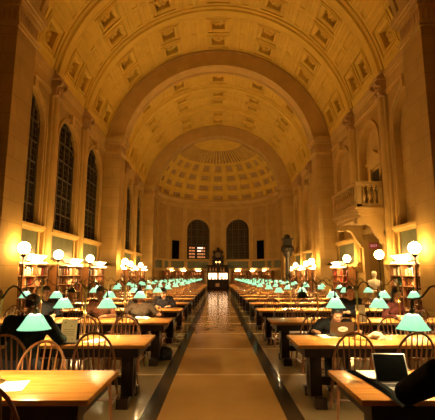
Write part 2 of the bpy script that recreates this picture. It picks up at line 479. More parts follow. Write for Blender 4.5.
# pilasters with corbel ends and carved capitals
def pilaster(mp, y):
    mb = MB(); w = .34
    mb.mbox(mp, y-w, y+w, 2.05, 9.0, -.10, .02)
    n = 10          # engaged round shaft with slimmer side rolls
    def shaft(yc, d0, r, z0, z1):
        pts = [(yc - r*math.cos(PI*k/n), d0 - r*math.sin(PI*k/n)) for k in range(n+1)]
        for (a, da), (b, db) in zip(pts, pts[1:]): mb.quad(mp(a, z0, da), mp(b, z0, db), mp(b, z1, db), mp(a, z1, da))
    shaft(y, -.10, .19, 2.2, 9.0)
    for s in (-1, 1): shaft(y + s*.275, -.10, .06, 2.2, 9.0)
    mb.extr(mp, [y-w-.06, y+w+.06], [(.02, 1.72), (-.12, 1.80), (-.24, 1.95), (-.32, 2.0), (-.32, 2.12), (-.24, 2.2), (.02, 2.2)])
    trim(mb, M_PLAIN, smooth=40)
    cp = MB()
    cp.extr(mp, [y-w, y+w], [(.02, 8.95), (-.26, 8.95), (-.30, 9.0), (-.26, 9.06), (-.27, 9.3), (-.34, 9.55), (-.40, 9.64), (.02, 9.64)])
    cp.extr(mp, [y-w-.08, y+w+.08], [(.02, 9.64), (-.42, 9.64), (-.44, 9.7), (-.40, 9.78), (-.24, 9.86), (-.22, 10.05), (.02, 10.05)])
    for s in (-1, 1):
        c = mp(y+s*(w-.06), 9.5, -.36)
        cp.tube([(c[0], c[1]-.07, c[2]), (c[0], c[1]+.07, c[2])], .12, 12)
        for zz in (9.14, 9.3): cp.ell(mp(y+s*.16, zz, -.29), (.06, .09, .1), nu=8, nv=6)
    cp.ell(mp(y, 9.34, -.32), (.08, .1, .15), nu=8, nv=6)
    trim(cp, M_CARVE)
ENT = [(0.02,9.0),(-.05,9.0),(-.05,9.12),(-.08,9.14),(-.08,9.2),(-.03,9.24),(-.03,9.62),(-.07,9.66),(-.07,9.72),(-.12,9.78),(-.12,9.86),(-.15,9.88),(-.15,9.98),(-.08,10.05),(.02,10.05)]
for side in ('left', 'right'):
    mp = MP[side]
    for y in PIL: pilaster(mp, y)
    mb = MB()
    for (a, b) in ((-8, 10.9), (12.1, 23.7), (24.9, 36.8)): mb.extr(mp, [a, b], ENT)
    trim(mb, M_PLAIN, smooth=0)
    # dado: plain plinth along the wall foot
    mb = MB()
    for i, (a, b) in enumerate(BAYS):
        if side == 'right' and i in BALC:
            for (c, d) in ((a, (a+b)/2-1.1), ((a+b)/2+1.1, b)): mb.extr(mp, [c, d], [(.02, 0), (-.08, 0), (-.08, .25), (.02, .3)])
        else: mb.extr(mp, [a, b], [(.02, 0), (-.08, 0), (-.08, .25), (.02, .3)])
    o = struct(mb.build('baseboard_' + side, M_PLAIN, smooth=0))

# piers, transverse arches
def carve_row(mb, pts, rx, ry, rz):
    for p in pts: mb.ell(p, (rx, ry, rz), nu=8, nv=6)
for (y0, y1) in PIERS:
    for s in (-1, 1):
        xs = sorted((s*PX, s*7.1)); mb = MB()
        def bx(e, z0, z1):
            mb.box(xs[0]-(e if s > 0 else 0), xs[1]+(e if s < 0 else 0), y0-e, y1+e, z0, z1)
        bx(0, 0, 9.0); bx(.08, 0, .45); bx(.04, .45, .55)
        trim(mb, M_STONE, smooth=0)
        mb = MB()
        bx(.07, 8.92, 9.08); bx(.11, 9.0, 9.04); bx(.02, 9.08, 9.58); bx(.10, 9.58, 9.7); bx(.17, 9.7, 9.8); bx(.22, 9.8, 10.02)
        trim(mb, M_PLAIN, smooth=0)
        mb = MB()
        carve_row(mb, [(s*(PX+.12+.16*i), y0-.02, 9.33) for i in range(6)], .055, .04, .2)
        carve_row(mb, [(s*(PX-.02), y0+.1+.165*i, 9.33) for i in range(7)], .04, .055, .2)
        carve_row(mb, [(s*(PX+.04+.16*i), y0-.09, 9.64) for i in range(7)], .05, .03, .05)
        trim(mb, M_CARVE)
    mb = MB()
    prof = [(0, 0), (0, 1.15), (.06, 1.15), (.06, 1.06), (0.0, 1.06)]   # only the ring itself matters
    n = 64; ph0 = R(-82)
    def P(r, ph, y): return (r*math.sin(ph), y, ZC + r*math.cos(ph))
    ri = AR; ro = 7.2
    for i in range(n):
        a = ph0*(1-2*i/n); b = ph0*(1-2*(i+1)/n)
        ring = [(ri, y0), (ri+.06, y0-.0), (ri+.06, y0+.0), (6.84, y0), (6.84, y0-.07), (6.97, y0-.07), (6.97, y0+.02), (ro, y0+.02)]
        for (r0_, ya), (r1_, yb) in zip(ring, ring[1:]):
            mb.quad(P(r0_, a, ya), P(r0_, b, ya), P(r1_, b, yb), P(r1_, a, yb))
        # soffit with a sunk panel band
        sof = [(ri, y0), (ri, y0+.2), (ri+.07, y0+.23), (ri+.07, y1-.23), (ri, y1-.2), (ri, y1)]
        for (r0_, ya), (r1_, yb) in zip(sof, sof[1:]):
            mb.quad(P(r0_, a, ya), P(r0_, b, ya), P(r1_, b, yb), P(r1_, a, yb))
        mb.quad(P(ri, a, y1), P(ri, b, y1), P(ro, b, y1), P(ro, a, y1))
    trim(mb, M_PLAIN, smooth=30)

# ribs over the pilasters
def VP(ph, y, d): return ((RV+d)*math.sin(ph), y, ZC + (RV+d)*math.cos(ph))
PH = [R(-82 + 164*i/64) for i in range(65)]
for y in PIL:
    mb = MB()
    prof = [(-.44, .05), (-.44, -.05), (-.34, -.09), (-.30, -.05), (-.24, -.05), (-.20, -.15), (.20, -.15), (.24, -.05), (.30, -.05), (.34, -.09), (.44, -.05), (.44, .05)]
    vs = [VP(ph, y+o, d) for ph in PH for (o, d) in prof]; k = len(prof)
    fs = [(i*k+j, i*k+j+1, (i+1)*k+j+1, (i+1)*k+j) for i in range(64) for j in range(k-1)]
    mb.add(vs, fs)
    trim(mb, M_VAULT, smooth=30)

# coffered vault
def cell(mb, f, s0, s1, y0, y1, steps, si, yi, n=6, inner=0):
    """nested rectangular rings between (s0,s1)x(y0,y1); steps = (inset, depth); si, yi turn metres into s / y units"""
    loops = []
    for (ins, dep) in steps:
        a, b = s0+ins*si, s1-ins*si; c, d = y0+ins*yi, y1-ins*yi
        lo = [f(a+(b-a)*i/n, c, dep) for i in range(n+1)]; hi = [f(b+(a-b)*i/n, d, dep) for i in range(n+1)]
        loops.append(lo + hi)
    m = 2*(n+1); vs = [p for l in loops for p in l]; fs = []
    for k in range(len(loops)-1):
        for j in range(m):
            fs.append((k*m+j, k*m+(j+1) % m, (k+1)*m+(j+1) % m, (k+1)*m+j))
    o = (len(loops)-1)*m
    for i in range(n): fs.append((o+i, o+i+1, o+m-2-i, o+m-1-i))
    mb.add(vs, fs)
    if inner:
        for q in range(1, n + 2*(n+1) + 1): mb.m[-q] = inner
def rosette(mb, f, s, y, dep, r, si, yi):
    c = Vector(f(s, y, dep)); ax = (Vector(f(s, y, dep-.1)) - c).normalized()
    u = (Vector(f(s+.01*si, y, dep)) - c).normalized(); w = ax.cross(u)
    Mx = Matrix((u, w, ax)).transposed()
    for k in range(6):
        a = PI*k/3
        mb.ell(c + (u*math.cos(a) + w*math.sin(a))*r*.55 + ax*.05, (r*.36, r*.36, .12), Mx, nu=8, nv=5)
    mb.ell(c + ax*.08, (r*.34, r*.34, .15), Mx, nu=8, nv=5)
mb = MB()
SI = 1/RV
cuts = [R(24*k) for k in range(-3, 4)]
HC = R(6.3)
spans = []
for (p0, p1) in ((12.1, 23.7), (24.9, 36.8)):
    ps = [y for y in PIL if p0 < y < p1]
    spans += [(p0, ps[0]-.4), (ps[0]+.4, ps[1]-.4), (ps[1]+.4, p1)]
for (a, b) in spans:
    e = .12; mid = (a+b)/2
    mb.add([VP(ph, y, 0) for ph in PH for y in (a, a+e)], [(2*i, 2*i+1, 2*i+3, 2*i+2) for i in range(64)])
    mb.add([VP(ph, y, 0) for ph in PH for y in (b-e, b)], [(2*i, 2*i+1, 2*i+3, 2*i+2) for i in range(64)])
    for (y0, y1) in ((a+e, mid), (mid, b-e)):
        for c in cuts:
            cell(mb, VP, c-HC, c+HC, y0, y1, [(0,0),(.08,0),(.08,-.05),(.15,-.05),(.15,.03),(.24,.03),(.24,-.03),(.32,-.03),(.40,.04),(.41,.34),(.43,.36)], SI, 1)
            rosette(mb, VP, c, (y0+y1)/2, .34, .40, SI, 1)
        for k in range(-3, 3):
            c0 = R(24*k)+HC; c1 = R(24*(k+1))-HC; w = (c1-c0)
            for (fa, fb) in ((0, .3), (.3, .7), (.7, 1)):
                cell(mb, VP, c0+w*fa, c0+w*fb, y0, y1, [(0,0),(.07,0),(.09,.025),(.13,.025),(.15,.0),(.17,.0)] if fa != .3 else [(0,0),(.08,0),(.08,-.025),(.13,-.025),(.15,.03)], SI, 1, 4)
        for s in (-1, 1):
            cell(mb, VP, *sorted((s*(R(72)+HC), s*R(82))), y0, y1, [(0,0),(.05,0)], SI, 1, 2)
# plain barrel behind the nearest pier
mb.add([VP(ph, y, 0) for ph in PH for y in (-8, 10.92)], [(2*i, 2*i+1, 2*i+3, 2*i+2) for i in range(64)])
# half dome
def DP(az, el, d):
    r = AR + d
    return (r*math.cos(el)*math.sin(az), APY + r*math.cos(el)*math.cos(az), ZC + r*math.sin(el))
dm = MB()
NS = 11
for i in range(NS):
    a0 = -PI/2 + PI*i/NS; a1 = -PI/2 + PI*(i+1)/NS
    for (e0, e1, dep) in ((7, 17, .05), (17, 27.5, .06), (27.5, 38, .06), (38, 50, .06)):
        si = 1/(AR*math.cos(R((e0+e1)/2)))
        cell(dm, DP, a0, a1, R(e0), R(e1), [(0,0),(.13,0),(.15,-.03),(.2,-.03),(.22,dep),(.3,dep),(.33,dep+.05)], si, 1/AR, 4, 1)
    for j in range(3):
        b0 = a0+(a1-a0)*j/3; b1 = a0+(a1-a0)*(j+1)/3
        si = 1/(AR*math.cos(R(62)))
        cell(dm, DP, b0, b1, R(50), R(68), [(0,0),(.05,0),(.09,.12)], si, 1/AR, 3, 1)
    for q in range(6): cell(dm, DP, a0, a1, R(68+3.64*q), R(68+3.64*(q+1)), [(0,0)], .3, 1/AR, 3)
nv = len(mb.v)
mb.add(dm.v, dm.f); mb.m[-len(dm.m):] = dm.m
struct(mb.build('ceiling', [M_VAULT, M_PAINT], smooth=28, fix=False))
# apse entablature, sill band
US = [R(-90+180*i/48) for i in range(49)]
mb = MB()
mb.extr(mpA, US, [(.02,8.75),(-.07,8.75),(-.07,8.95),(-.12,8.97),(-.12,9.05),(-.05,9.08),(-.05,9.35),(-.14,9.42),(-.22,9.5),(-.28,9.58),(-.28,9.72),(.02,9.74)])
mb.extr(mpA, US, [(.02,3.02),(-.1,3.02),(-.16,3.1),(-.16,3.2),(.02,3.24)])
mb.extr(mpA, US, [(.02,2.12),(-.12,2.12),(-.12,2.26),(.02,2.3)])
for a in (-68, -57, -35.5, -8, 8, 35.5, 57, 68):
    mb.mbox(mpA, R(a-2), R(a+2), 2.28, 3.04, -.1, .02)
trim(mb, M_PLAIN, smooth=25)
mb = MB()
for (a, b) in ((-88, -70), (-66, -59), (-55, -37.5), (37.5, 55), (59, 66), (70, 88)):
    us = [R(a+(b-a)*i/6) for i in range(7)]
    mb.extr(mpA, us, [(0, 2.28), (-.02, 2.28), (-.02, 3.04), (0, 3.04)])
trim(mb, M_GREENP, smooth=25)
# shallow wall pilaster strips in the apse
mb = MB()
for a in (-82, -60, -37, -5.5, 5.5, 37, 60, 82):
    mb.mbox(mpA, R(a-2.6), R(a+2.6), 3.2, 8.78, -.08, .02)
trim(mb, M_PLAIN, smooth=0)
for s in (-1, 1):
    mb = MB(); mb.mbox(mpA, R(s*49-4.4), R(s*49+4.4), 3.22, 5.15, -.14, -.02)
    o = mb.build('wall_panel', M_BLACKCLOTH, smooth=0)
    tag(o, 'tall narrow black panel on the curved far wall %s of the arched windows' % ('left' if s < 0 else 'right'), 'panel', 'black panels on the apse wall')
# ------------------------------------------------------------------ furniture
TREE = {}
def tree(o):
    if o.name not in TREE: TREE[o.name] = [(c, list(c.children)) for c in o.children]
    return TREE[o.name]
def dup(root, loc, rz=0, label=None):
    """a copy of a thing with copies of its parts and sub-parts"""
    r = root.copy(); COL.objects.link(r); r.location = loc; r.rotation_euler = (0, 0, rz)
    if label: r['label'] = label
    for ch, gs in tree(root):
        c = ch.copy(); COL.objects.link(c); c.parent = r
        for g in gs:
            d = g.copy(); COL.objects.link(d); d.parent = c
    return r
class Pool:
    """the first placing moves the prototype itself, later ones copy it"""
    def __init__(self, root): self.root = root; self.used = False; tree(root)
    def put(self, loc, rz, label):
        if not self.used:
            self.used = True; o = self.root
            o.location = loc; o.rotation_euler = (0, 0, rz); o['label'] = label; return o
        return dup(self.root, loc, rz, label)

ROWS = [3.32, 5.46, 7.77, 10.15] + [10.15 + 2.3*k for k in range(1, 12)]
ROWS = [y for y in ROWS if y < 36.2]
TW = .87; TX0 = .93; TX1 = 4.79; TC = (TX0+TX1)/2; TZ = .76
def make_table():
    t = thing('reading_table', 'x', 'table', group='long oak reading tables')
    L = TX1-TX0
    MB().box(-L/2, L/2, -TW/2, TW/2, TZ-.04, TZ).build('tabletop', M_TABLE, t, bevel=.008)
    a = MB()
    for s in (-1, 1): a.box(-L/2+.08, L/2-.08, *sorted((s*(TW/2-.05), s*(TW/2-.08))), TZ-.15, TZ-.05)
    for s in (-1, 1): a.box(*sorted((s*(L/2-.08), s*(L/2-.11))), -TW/2+.06, TW/2-.06, TZ-.15, TZ-.05)
    a.build('apron', M_DARK, t, smooth=0)
    for s in (-1, 1):
        x = s*(L/2-.27); p = MB()
        p.lathe([(.06,.10),(.085,.16),(.10,.3),(.085,.45),(.06,.5),(.085,.53),(.085,.62)], 12, (x, 0, 0))
        p.box(x-.075, x+.075, -.12, .12, .08, .62); p.box(x-.05, x+.05, -TW/2+.1, TW/2-.1, .60, TZ-.05)
        ped = p.build('pedestal', M_DARK, t, bevel=.01)
        f = MB(); f.box(x-.06, x+.06, -.33, .33, .03, .10)
        for q in (-1, 1): f.box(x-.075, x+.075, q*.28-.07, q*.28+.07, 0, .12)
        f.build('foot', M_DARK, ped, bevel=.015)
    MB().box(-L/2+.27, L/2-.27, -.03, .03, .2, .3).build('stretcher', M_DARK, t, bevel=.006)
    return t
def hoop_pts():
    pts = []
    for i in range(17):
        a = PI*i/16
        pts.append((-.235*math.cos(a)*(1 if i else .96), -.20-.10*math.sin(a), .46+.50*math.sin(a)**.62))
    return pts
def chair_bits():
    b = {}
    s = MB(); s.box(-.22, .22, -.21, .22, .425, .46)
    b['seat'] = (s, .018)
    h = MB(); h.tube(hoop_pts(), .0135, 8); b['back_hoop'] = (h, 0)
    H = hoop_pts()
    sp = []
    for i in range(7):
        x = -.15 + .05*i; m = MB()
        # find hoop height above this fan position
        xt = x*1.28; zt = .46+.50*max(0, 1-(xt/.235)**2)**.31; yt = -.20-.10*math.sqrt(max(0, 1-(xt/.235)**2))
        m.tube([(x, -.185, .45), ((x+xt)/2, (yt-.185)/2, (zt+.45)/2), (xt, yt, zt-.005)], [.008, .009, .006], 6); sp.append((m, 0))
    b['spindle'] = sp
    lg = []
    for sx in (-1, 1):
        for sy in (-1, 1):
            m = MB(); m.tube([(sx*.17, sy*.15, .43), (sx*.185, sy*.175, .28), (sx*.19, sy*.18, .24), (sx*.20, sy*.195, .12), (sx*.215, sy*.215, 0)], [.015, .021, .014, .02, .012], 8); lg.append((m, 0))
    b['leg'] = lg
    st = MB()
    for sx in (-1, 1): st.tube([(sx*.2, -.19, .17), (sx*.2, 0, .17), (sx*.2, .19, .17)], [.008, .013, .008], 6)
    st.tube([(-.2, 0, .17), (0, 0, .17), (.2, 0, .17)], [.008, .013, .008], 6)
    b['stretcher'] = (st, 0)
    return b
def make_chair(parts=True):
    b = chair_bits()
    if parts:
        t = thing('windsor_chair', 'x', 'chair', group='hoop-back chairs at the reading tables')
        for k, v in b.items():
            for (m, bev) in (v if isinstance(v, list) else [v]): m.build(k, M_CHAIR, t, bevel=bev)
        return t
    m = MB()
    for v in b.values():
        for (q, bev) in (v if isinstance(v, list) else [v]): m.add(q.v, q.f)
    o = m.build('windsor_chair', M_CHAIR)
    return tag(o, 'x', 'chair', 'hoop-back chairs at the reading tables')

SHADE_P = [(.044, .115), (.058, .108), (.090, .055), (.115, .016), (.129, 0)]
def shade_mesh(m):
    m.lathe(SHADE_P, 20, cap=False)
    m.lathe([(r-.004, z-.003 if z > .01 else z) for r, z in SHADE_P], 20, cap=False)
    m.lathe([(.126, 0), (.130, 0)], 20, cap=False); m.lathe([(.004, .117), (.044, .115)], 20, cap=False)
    return m
ARM_OFF = .29; Z_SH = 1.17 - TZ
def make_lamp(on=(True, True)):
    """post with two swan-neck arms along the table, a green shade at each end"""
    t = thing('double_arm_lamp', 'x', 'lamp', group='brass lamps with green shades')
    b = MB(); b.lathe([(.085, 0), (.085, .012), (.06, .022), (.035, .04), (.02, .055), (.013, .09)], 16); b.build('base', M_BRASS, t)
    p = MB(); p.lathe([(.012, .05), (.012, .30), (.02, .315), (.02, .335), (.012, .35), (.012, .60), (.022, .615), (.026, .64), (.014, .66), (.02, .69), (.004, .72)], 12); p.build('post', M_BRASS, t)
    for s, lit in zip((-1, 1), on):
        a = MB()
        pts = [(0, .63), (.03, .68), (.06, .725), (.095, .75), (.13, .74), (.165, .70), (.195, .665), (.225, .65), (.262, .648), (.283, .64), (ARM_OFF, .62), (ARM_OFF, .53)]
        a.tube([(s*x, 0, z) for x, z in pts], .0085, 8); a.lathe([(.012, .52), (.02, .53), (.02, .56), (.010, .57)], 10, (s*ARM_OFF, 0, 0))
        a.build('arm', M_BRONZE, t)
        m = MB(); shade_mesh(m)
        sh = m.build('shade', M_SHADE if lit else M_SHADEOFF, t)
        sh.location = (s*ARM_OFF, 0, Z_SH)
        if not lit: sh['label'] = 'unlit dark green shade'
        bb = MB(); bb.ell((0, 0, .055), (.024, .024, .036), nu=10, nv=7)
        bb.build('bulb', M_BULB if lit else M_SHADEOFF, sh)
    return t
def make_globe():
    t = thing('globe_lamp', 'x', 'lamp', group='white globe lamps along the walls')
    MB().lathe([(.17, 0), (.17, .04), (.12, .07), (.06, .12), (.035, .2)], 16).build('base', M_BRONZE, t)
    MB().lathe([(.03, .18), (.024, .6), (.04, .63), (.024, .66), (.02, 1.6), (.035, 1.63), (.02, 1.66), (.018, 2.12)], 12).build('pole', M_BRONZE, t)
    MB().lathe([(.02, 2.10), (.07, 2.15), (.08, 2.19), (.075, 2.21)], 14).build('collar', M_BRONZE, t)
    g = MB(); g.ell((0, 0, 2.38), .175, nu=24, nv=16); g.build('globe', M_GLOBE, t)
    return t
def make_case(w, nsec=2, hood=True):
    """open bookcase, back on local y=0, front towards -y"""
    t = thing('bookcase', 'x', 'bookcase', group='oak bookcases round the hall')
    H = 2.0; D = .38
    m = MB()
    for i in range(nsec+1):
        x = -w/2 + .02 + (w-.04)*i/nsec; m.box(x-.02, x+.02, -D, 0, 0, H-.04)
    m.box(-w/2, w/2, -.02, 0, 0, H-.04); m.box(-w/2, w/2, -D, 0, 0, .1)
    m.build('case', M_CASE, t, smooth=0)
    MB().box(-w/2-.05, w/2+.05, -D-.06, 0, H-.05, H+.02).build('cornice', M_CASE, t, bevel=.015)
    for k in range(1, 6):
        MB().box(-w/2+.03, w/2-.03, -D+.01, -.02, .1+.37*k-.03, .1+.37*k) .build('shelf', M_CASE, t, smooth=0) if k < 5 else None
    return t
def make_hood(w, mh=None, mt_=None):
    """trough reflector on top of a case, throwing light down over the book spines"""
    t = thing('hood_light', 'x', 'lamp', group='hooded strip lights above the bookcases')
    m = MB(); L = w*.36; T = w*.46        # flared opal bowl, longer and wider at the rim
    lo = [(-L, -.50, .07), (L, -.50, .07), (L, -.34, .07), (-L, -.34, .07)]
    hi = [(-T, -.66, .27), (T, -.66, .27), (T, -.22, .27), (-T, -.22, .27)]
    li = [(-T+.02, -.64, .27), (T-.02, -.64, .27), (T-.02, -.24, .27), (-T+.02, -.24, .27)]
    lb = [(-L+.02, -.48, .09), (L-.02, -.48, .09), (L-.02, -.36, .09), (-L+.02, -.36, .09)]
    m.add(lo + hi + li + lb, [(3, 2, 1, 0)] + [(a+i, a+(i+1) % 4, a+4+(i+1) % 4, a+4+i) for a in (0, 4, 8) for i in range(4)] + [(12, 13, 14, 15)])
    m.build('hood', mh or M_HOOD, t, smooth=0)
    for s in (-1, 1):
        b = MB(); b.tube([(s*L*.8, -.3, .0), (s*L*.8, -.34, .05), (s*L*.8, -.42, .068)], .014, 8); b.build('bracket', M_BRONZE, t)
    q = MB(); q.tube([(-L, -.66, .0), (L, -.66, .0)], .013, 8); q.build('tube', mt_ or M_TUBE, t)
    for s in (-1, 1):
        c = MB(); c.tube([(s*L, -.40, .06), (s*L, -.66, .0)], .010, 6); c.build('tube_clip', M_BRONZE, t)
    return t

# tables
tp = Pool(make_table())
for i, y in enumerate(ROWS):
    for sd, s in (('left', -1), ('right', 1)):
        extra = {(0, -1): 'nearest long oak table on the left, glowing under the lamp', (0, 1): 'nearest oak table on the right, with the open laptop on it'}.get((i, s))
        tp.put((s*TC, y, 0), 0, extra or 'long oak reading table, %s from the front on the %s of the aisle' % (ORD[i], sd))
# lamps
lp = Pool(make_lamp()); 
LX = (1.81, 3.40)
for i, y in enumerate(ROWS):
    for sd, s in (('left', -1), ('right', 1)):
        for k, x in enumerate(LX):
            where = 'nearer the aisle' if k == 0 else 'nearer the wall'
            lab = 'two-shade brass lamp on the %s %s table, %s' % (ORD[i], sd, where)
            if (i, s, k) == (2, 1, 0):
                o = make_lamp((False, True)); o.location = (s*x+.04, y, TZ); o['label'] = lab + ', one unlit'; continue
            if (i, s, k) == (3, -1, 1):
                o = make_lamp((False, True)); o.location = (s*x, y, TZ); o['label'] = lab + ', one unlit'; continue
            lp.put((s*x + (0 if i < 3 else random.uniform(-.06, .06)), y, TZ), 0 if i < 4 else R(random.uniform(-6, 6)), lab)
# chairs
cp = Pool(make_chair(True)); cf = Pool(make_chair(False))
NEAR = {(0,-1,'far'): [(-1.71,3.76,3),(-2.58,3.80,-3),(-3.2,4.0,5),(-4.1,3.97,0)],
        (0,-1,'near'): [(-1.46,2.84,-4),(-2.5,2.6,4),(-3.3,2.6,0),(-4.1,2.62,3)],
        (0,1,'near'): [(1.40,2.02,2),(2.5,2.6,5),(3.4,2.6,0),(4.15,2.62,3)],
        (0,1,'far'): [(2.75,3.98,-4),(3.5,4.0,3),(4.2,3.98,2)],
        (1,-1,'near'): [(-1.45,4.93,3),(-2.33,4.76,0),(-3.0,4.9,-3),(-4.0,4.93,4)],
        (1,1,'near'): [(1.50,4.90,-5),(2.17,4.94,4),(3.0,4.9,3),(3.9,4.92,-2)],
        (1,-1,'far'): [(-1.43,6.05,5),(-2.1,6.1,-4),(-2.95,6.06,3),(-3.9,6.05,0)],
        (1,1,'far'): [(1.66,6.46,0),(2.58,6.05,-6),(3.3,6.1,4),(4.1,6.05,0)],
        (2,-1,'far'): [(-1.66,8.58,0),(-2.42,8.56,2),(-3.62,8.58,-20),(-4.3,8.4,3)],
        (3,-1,'far'): [(-1.45,10.97,0),(-2.3,10.8,4),(-3.2,10.8,-3),(-4.1,10.78,3)],
        (2,1,'far'): [(1.6,8.42,4),(2.70,8.6,8),(3.42,8.55,-26),(4.2,8.42,3)],
        (2,-1,'near'): [(-1.57,7.22,-3),(-2.24,7.2,4),(-3.1,7.2,0),(-4.0,7.22,3)]}
NOPEOPLE = set()
for i, y in enumerate(ROWS):
    for sd, s in (('left', -1), ('right', 1)):
        for part in ('near', 'far'):
            lst = NEAR.get((i, s, part))
            if lst is None:
                dy = TW/2 + .20
                lst = [(s*(1.48+.86*k)+random.uniform(-.07,.07), y + (-dy if part == 'near' else dy) + random.uniform(-.03,.05)*(-1 if part == 'near' else 1), random.uniform(-7,7)) for k in range(4)]
            for k, (x, yy, a) in enumerate(lst):
                lab = 'hoop-back wooden chair, %s side of the %s %s table, %s from the aisle' % (part, ORD[i], sd, ORD[k])
                (cp if i < 4 else cf).put((x, yy, 0), R(a) + (0 if part == 'near' else PI), lab)
# globe lamps
gp = Pool(make_globe())
GL = [(5.72, 11.75, 'by the nearest pier'), (6.28, 15.75, 'at the first pilaster'), (6.28, 19.7, 'at the second pilaster'), (5.6, 24.2, 'by the middle pier'), (6.28, 28.85, 'at the first pilaster beyond the middle pier'), (6.28, 32.7, 'at the second pilaster beyond the middle pier')]
for (x, y, w) in GL:
    for sd, s in (('left', -1), ('right', 1)):
        gp.put((s*x, y, 0), 0, 'tall white globe lamp on the %s, %s' % (sd, w))
# bookcases along the walls, apse
cases = []
BAYN = ['nearest bay', 'second bay', 'third bay', 'first bay beyond the middle pier', 'second bay beyond the middle pier', 'bay before the far pier']
c3 = Pool(make_case(2.9, 3)); h3 = Pool(make_hood(1.6))
for i, (a, b) in enumerate(BAYS):
    for sd, s in (('left', -1), ('right', 1)):
        if s > 0 and i in BALC: continue
        y = (a+b)/2 - (0 if i % 3 else .05)
        rz = PI/2 if s < 0 else -PI/2      # local -y faces the room
        c3.put((s*6.9, y, 0), rz, 'tall oak bookcase against the %s wall, %s' % (sd, BAYN[i]))
        cases.append((s, i, y, rz, 2.9, 3))
        h3.put((s*6.9, y, 2.02), rz, 'white hooded light over the %s bookcase, %s' % (sd, BAYN[i]))
c2 = Pool(make_case(1.62, 2)); h2 = Pool(make_hood(.8, M_HOODDIM, M_TUBEDIM))
AANG = [-64, -44, -24, 24, 44, 64]; apc = []
AN = {-64: 'far left', -44: 'middle left', -24: 'inner left', 24: 'inner right', 44: 'middle right', 64: 'far right'}
for a in AANG:
    r = AR*math.cos(math.asin(.95/AR)) - .13
    p = (r*math.sin(R(a)), APY + r*math.cos(R(a)), 0); rz = -R(a)
    c2.put(p, rz, 'low oak bookcase at the curved end of the hall, %s of six' % AN[a])
    apc.append((p, rz))
    h2.put((p[0], p[1], 2.02), rz, 'small hooded light over the %s bookcase of the curved end' % AN[a])
# books
def book(m, x, th, h, d, z, tilt=0):
    M = Matrix.Translation((x, 0, z)) @ Matrix.Rotation(tilt, 4, 'Y')
    m.box(-th/2, th/2, -d, -.05, 0, h, M)
def shelf_books(w, nsec):
    out = []
    for k in range(5):
        z = .1 + .37*k + .001
        for sec in range(nsec):
            x = -w/2 + .04 + (w-.04)*sec/nsec; xe = -w/2 + (w-.04)*(sec+1)/nsec - .005
            n = 0
            while True:
                th = random.uniform(.035, .07)
                if x + th > xe: break
                if random.random() < .04: x += th; continue
                out.append((k, sec, n, x+th/2, th-.003, random.uniform(.21, .31), random.uniform(.2, .3), z)); x += th; n += 1
    return out
shown = 0
stuff = MB()
proto_book = {}
for (s, i, y, rz, w, nsec) in cases:
    M0 = Matrix.Translation((s*6.9, y, 0)) @ Matrix.Rotation(rz, 4, 'Z')
    sd = 'left' if s < 0 else 'right'
    for (k, sec, n, x, th, h, d, z) in shelf_books(w, nsec):
        red = (s > 0 and i == 2 and k >= 2)
        ci = random.choice((3, 3, 3, 7, 6)) if red else random.choice((0, 1, 1, 4, 4, 4, 2, 3, 5, 6, 7))
        wp = M0 @ Vector((x, -.1, z))
        vis = i == 0 and k >= 2 and wp.y > 13.05
        if vis and shown < 300:
            m = MB(); m.box(-th/2, th/2, -d, -.05, 0, h)
            o = m.build('book', M_BOOK[ci][1], None, bevel=0, smooth=0)
            o.location = M0 @ Vector((x, 0, z)); o.rotation_euler = (0, 0, rz)
            shn = ['bottom', 'fourth', 'middle', 'second', 'top'][k]
            tag(o, '%s book, number %d on the %s shelf, %s section of the nearest %s bookcase' % (M_BOOK[ci][0], n+1, shn, ['first', 'middle', 'last'][sec], sd), 'book', 'books in the nearest bookcases')
            shown += 1
        else:
            stuff.cur = ci
            stuff.box(x-th/2, x+th/2, -d, -.05, z, z+h, M0)
for (p, rz) in apc:
    M0 = Matrix.Translation(p) @ Matrix.Rotation(rz, 4, 'Z')
    for (k, sec, n, x, th, h, d, z) in shelf_books(1.62, 2):
        stuff.cur = random.choice((0, 1, 1, 4, 0, 6, 7)); stuff.box(x-th/2, x+th/2, -d, -.05, z, z+h, M0)
o = stuff.build('books', [m for _, m in M_BOOK], smooth=0, fix=False)
tag(o, 'rows of bound books filling the farther bookcases round the hall', 'books', kind='stuff')
